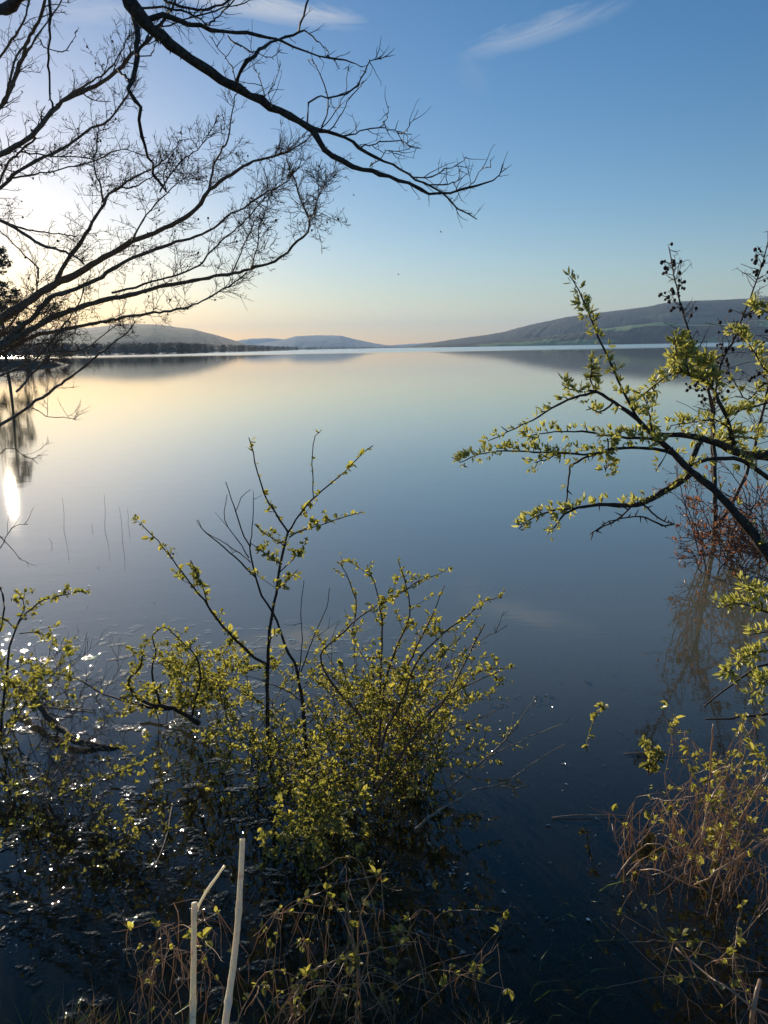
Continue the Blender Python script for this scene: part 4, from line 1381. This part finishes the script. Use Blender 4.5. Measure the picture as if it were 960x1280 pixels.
shrub('bramble', 'bare tan bramble canes arching through the brown heap at the right edge', 'bramble', W(930, 1090), [
    dict(p=[(1010, 1025), (960, 1050), (930, 1068), (905, 1082), (885, 1098), (868, 1106)], w=(5, 2), d=(2.6, 2.6), t=.5),
    dict(p=[(876, 1060), (880, 1030), (885, 1000), (888, 960), (892, 905)], w=(3, 1.6), d=(2.7, 2.65), t=.4),
    dict(p=[(882, 1018), (893, 990), (910, 970), (925, 955), (932, 935)], w=(2.6, 1.2), d=(2.75, 2.75), t=.5),
    dict(p=[(925, 1025), (940, 998), (955, 975), (975, 945)], w=(2.8, 1.6), d=(2.6, 2.6), t=.5),
    dict(p=[(905, 1000), (930, 990), (950, 980)], w=(1.8, 1), d=(2.7, 2.7), t=.3),
    dict(p=[(770, 1098), (785, 1075), (810, 1055), (835, 1060), (850, 1075)], w=(2, 1), d=(2.75, 2.7), t=.3),
    dict(p=[(800, 1088), (815, 1086), (835, 1094), (860, 1105), (880, 1112)], w=(2, 1.4), d=(2.6, 2.6), t=.3),
    dict(p=[(840, 1040), (828, 1020), (822, 1005)], w=(2, 1.4), d=(2.9, 2.9), t=.2),
    dict(p=[(780, 1108), (778, 1070), (768, 1045), (765, 1030)], w=(1.6, 1), d=(2.9, 2.9), t=.4),
    dict(p=[(845, 1185), (880, 1215), (915, 1240), (960, 1270), (1000, 1290)], w=(2.4, 3), d=(2.3, 2.1), t=0),
    dict(p=[(938, 1300), (942, 1260), (950, 1225)], w=(6, 5), d=(2.0, 2.0), t=0),
], [], M_dry, M_leaf, leafless=True, tdens=7, tlen=(.03, .14))

# horizontal sticks over the water on the right
for pix, d0, d1, w, lab in [
        ([(960, 893), (925, 896), (905, 899), (882, 899)], 3.0, 3.0, 3.2, 'bare dark stick reaching level over the water from the right edge'),
        ([(960, 830), (925, 848), (900, 866), (880, 884)], 2.6, 2.7, 3.0, 'bare dark stick slanting down from the right edge above the level stick')]:
    mb = MB()
    pth = trace([(1010, pix[0][1] - (6 if w > 3.1 else -22))] + pix, d0, d1, .04, .003, 0)
    mb.tube(pth, lerp_r(len(pth), w / 2 / FPX * d0 * 1.3, w / 2 / FPX * d0 * .6), 6)
    twigs(mb, pth, .0018, 4, (.04, .14), 1, Vector((0, 0, -.3)), .3, rmin=.001)
    tag(mb.build('stick', M_thorn, None, True), lab, 'stick')

# floating sticks and debris
for a, b, w, lab in [((690, 1022), (792, 1020), .0022, 'long straight stick floating level on the water right of centre'),
                     ((780, 942), (855, 940), .0022, 'short straight stick floating beside the green leaf tuft'),
                     ((30, 878), (120, 888), .006, 'wet stick glinting on the water at the left edge'),
                     ((215, 1005), (190, 1090), .004, 'thin pale stick half sunk left of the snapped cane'),
                     ((385, 1108), (490, 1090), .003, 'thin bowed stick on the dark water at bottom centre')]:
    p0, p1 = W(*a, z=.004), W(*b, z=.008)
    mid = p0.lerp(p1, .5) + Vector((U(-.02, .02), U(-.02, .02), .004))
    pth = smooth_path([p0, mid, p1], .05, .002)
    mb = MB()
    mb.tube(pth, lerp_r(len(pth), w, w * .5), 6)
    tag(mb.build('floating_stick', M_pale, None, True), lab, 'stick', 'floating sticks')

# dark limb added in the water on the left, standing in for branch reflections
mb = MB()
pth = smooth_path([W(20, 850, .12), W(60, 895, .06), W(95, 925, .03), W(140, 935, .0), W(200, 948, -.06)], .06, .008)
mb.tube(pth, lerp_r(len(pth), .024, .010, 1, .15), 8)
twigs(mb, pth, .006, 5, (.1, .5), 2, Vector((.1, -.1, 0)), .25, rmin=.002)
tag(mb.build('dark_limb', M_bark_dark, None, True), 'dark limb added half sunk at the left in place of branch reflections', 'limb')
mb = MB()
pth = smooth_path([W(150, 872, .1), W(185, 884, .05), W(215, 886, .06), W(245, 876, .12)], .06, .006)
mb.tube(pth, lerp_r(len(pth), .007, .013, 1, .15), 8)
tag(mb.build('dark_limb', M_bark_dark, None, True), 'wet dark bough bent along the water in the low leafy shrub', 'limb')

# floating leaf scraps
protos = []
for k in range(6):
    mb = MB()
    for j in range(random.randint(1, 3)):
        a = U(0, 6.28)
        L = U(.012, .03)
        q = Vector((U(-.012, .012), U(-.012, .012), U(.002, .005)))
        mb.leaf(q, Vector((math.cos(a), math.sin(a), U(-.25, .3))), Vector((U(-.4, .4), U(-.4, .4), 1)), L, L * U(.4, .7), U(0, .3), U(-.1, .3))
    me = bpy.data.meshes.new('floating_leaf')
    me.from_pydata([tuple(q) for q in mb.v], [], mb.f)
    me.materials.append(M_float)
    protos.append(me)
spots = []
for k in range(160):
    spots.append((U(0, 340), U(840, 1130)))
for k in range(58):
    spots.append((U(560, 880), U(840, 1180)))
for k in range(26):
    spots.append((U(600, 700), U(868, 885)))
for k in range(36):
    spots.append((U(340, 700), U(1010, 1230)))
for k in range(16):
    spots.append((U(20, 220), U(670, 780)))
for i, (x, y) in enumerate(spots):
    o = bpy.data.objects.new('floating_leaf', protos[i % 6])
    C.objects.link(o)
    o.location = W(x, y, .003)
    o.rotation_euler = (U(-.12, .12), U(-.12, .12), U(0, 6.28))
    s = U(.35, .9)
    o.scale = (s, s, s)
    tag(o, 'small wet leaf scrap floating on the lake surface', 'leaf', 'floating leaf scraps')

mb = MB()
for k in range(2800):
    q = random.random()
    tl = 1.0 if q < .78 else .3
    if q < .78:
        x, y = random.gauss(140, 130), U(835, 1200)
    elif q < .88:
        x, y = U(560, 900), U(860, 1200)
    else:
        x, y = U(300, 620), U(900, 1150)
    if mnoise.noise(Vector((x * .021, y * .034, 1.7))) < random.gauss(0, .12):
        continue
    c = W(x, y, U(.001, .004))
    a = U(0, 6.28)
    L = U(.004, .013)
    mb.leaf(c, Vector((math.cos(a), math.sin(a), U(-.25, .35) * tl)), Vector((U(-.5, .5) * tl, U(-.5, .5) * tl, 1)), L, L * U(.25, .7), U(0, .3), U(-.1, .3))
tag(mb.build('floating_chaff', M_float), 'tiny wet chaff drifting on the water among the shrubs', 'debris', None, 'stuff')

# ------------------------------------------------------------------ grass on the bank and under water


def grass(name, label, n, place, length, mat, r, lean):
    mb = MB()
    for i in range(n):
        b = place()
        d = Vector((U(-1, 1) + lean[0], U(-1, 1) + lean[1], lean[2])).normalized()
        L = U(*length)
        s = side_dir(d, R(90))
        p1 = b + d * L * .5
        d2 = (d + Vector((lean[0] * .5, lean[1] * .5, -.5)) + rvec() * .2).normalized()
        p2 = p1 + d2 * L * .5
        k = len(mb.v)
        mb.v += [b - s * r, b + s * r, p1 + s * r * .8, p1 - s * r * .8, p2]
        mb.f += [(k, k + 1, k + 2, k + 3), (k + 3, k + 2, k + 4)]
    o = mb.build(name, mat)
    return tag(o, label, 'grass', None, 'stuff')


def clump(f):
    def g():
        while True:
            p = f()
            if mnoise.noise(Vector((p.x * 2.1, p.y * 2.1, 4.4))) > .12 + .25 * sstep(.1, .6, p.x):
                return p
    return g


def bank_pt(x0, x1, y0, y1):
    def f():
        x, y = U(x0, x1), U(y0, y1)
        return Vector((x, y, bed_z(x, y)))
    return f


grass('dry_grass', 'matted dry grass on the near bank', 1500, clump(bank_pt(-1.0, .5, 1.25, 2.0)), (.06, .2), M_dead, .0016, (0, .3, .9))
grass('green_grass', 'short green grass tufts at the bottom edge', 1500, bank_pt(-1.2, .4, 1.4, 2.0), (.06, .2), M_grass, .0016, (0, .2, 1.1))


def tuft_pts(tufts):
    def f():
        x, y, s = random.choice(tufts)
        q = W(x, y, 0)
        q = q + Vector((random.gauss(0, s), random.gauss(0, s), 0))
        q.z = U(-.09, -.03)
        return q
    return f


grass('water_grass', 'drowned green grass swaying just under the dark water', 2000,
      tuft_pts([(380, 1060, .08), (410, 1085, .08), (455, 1120, .08), (660, 1245, .07), (690, 1215, .07), (700, 1260, .06), (250, 960, .06), (735, 1130, .06), (840, 1200, .1)]),
      (.08, .24), M_grass, .002, (.5, -.25, .18))

# ------------------------------------------------------------------ insects in the air
for x, y, d, lab in [(442, 244, 9, 'tiny dark insect flying in front of the sky left of centre'),
                     (551, 290, 9, 'tiny dark insect flying below the tip of the thick dark branch'),
                     (498, 343, 10, 'lowest tiny dark insect flying near the hills')]:
    c = P(x, y, d)
    t = thing('flying_insect', lab, 'insect', c, 'insects in the air')
    mb = MB()
    mb.tube([c + Vector((-.012, 0, 0)), c + Vector((-.004, 0, .002)), c + Vector((.006, 0, .001)), c + Vector((.014, 0, -.004))], [.002, .0045, .004, .0015], 7)
    mb.build('body', M_cone, t)
    for s in (-1, 1):
        mb = MB()
        mb.leaf(c + Vector((0, s * .002, .004)), Vector((-.3, s * 1, .7)), Vector((1, 0, 0)), .02, .007)
        mb.build('wing', M_cone, t)
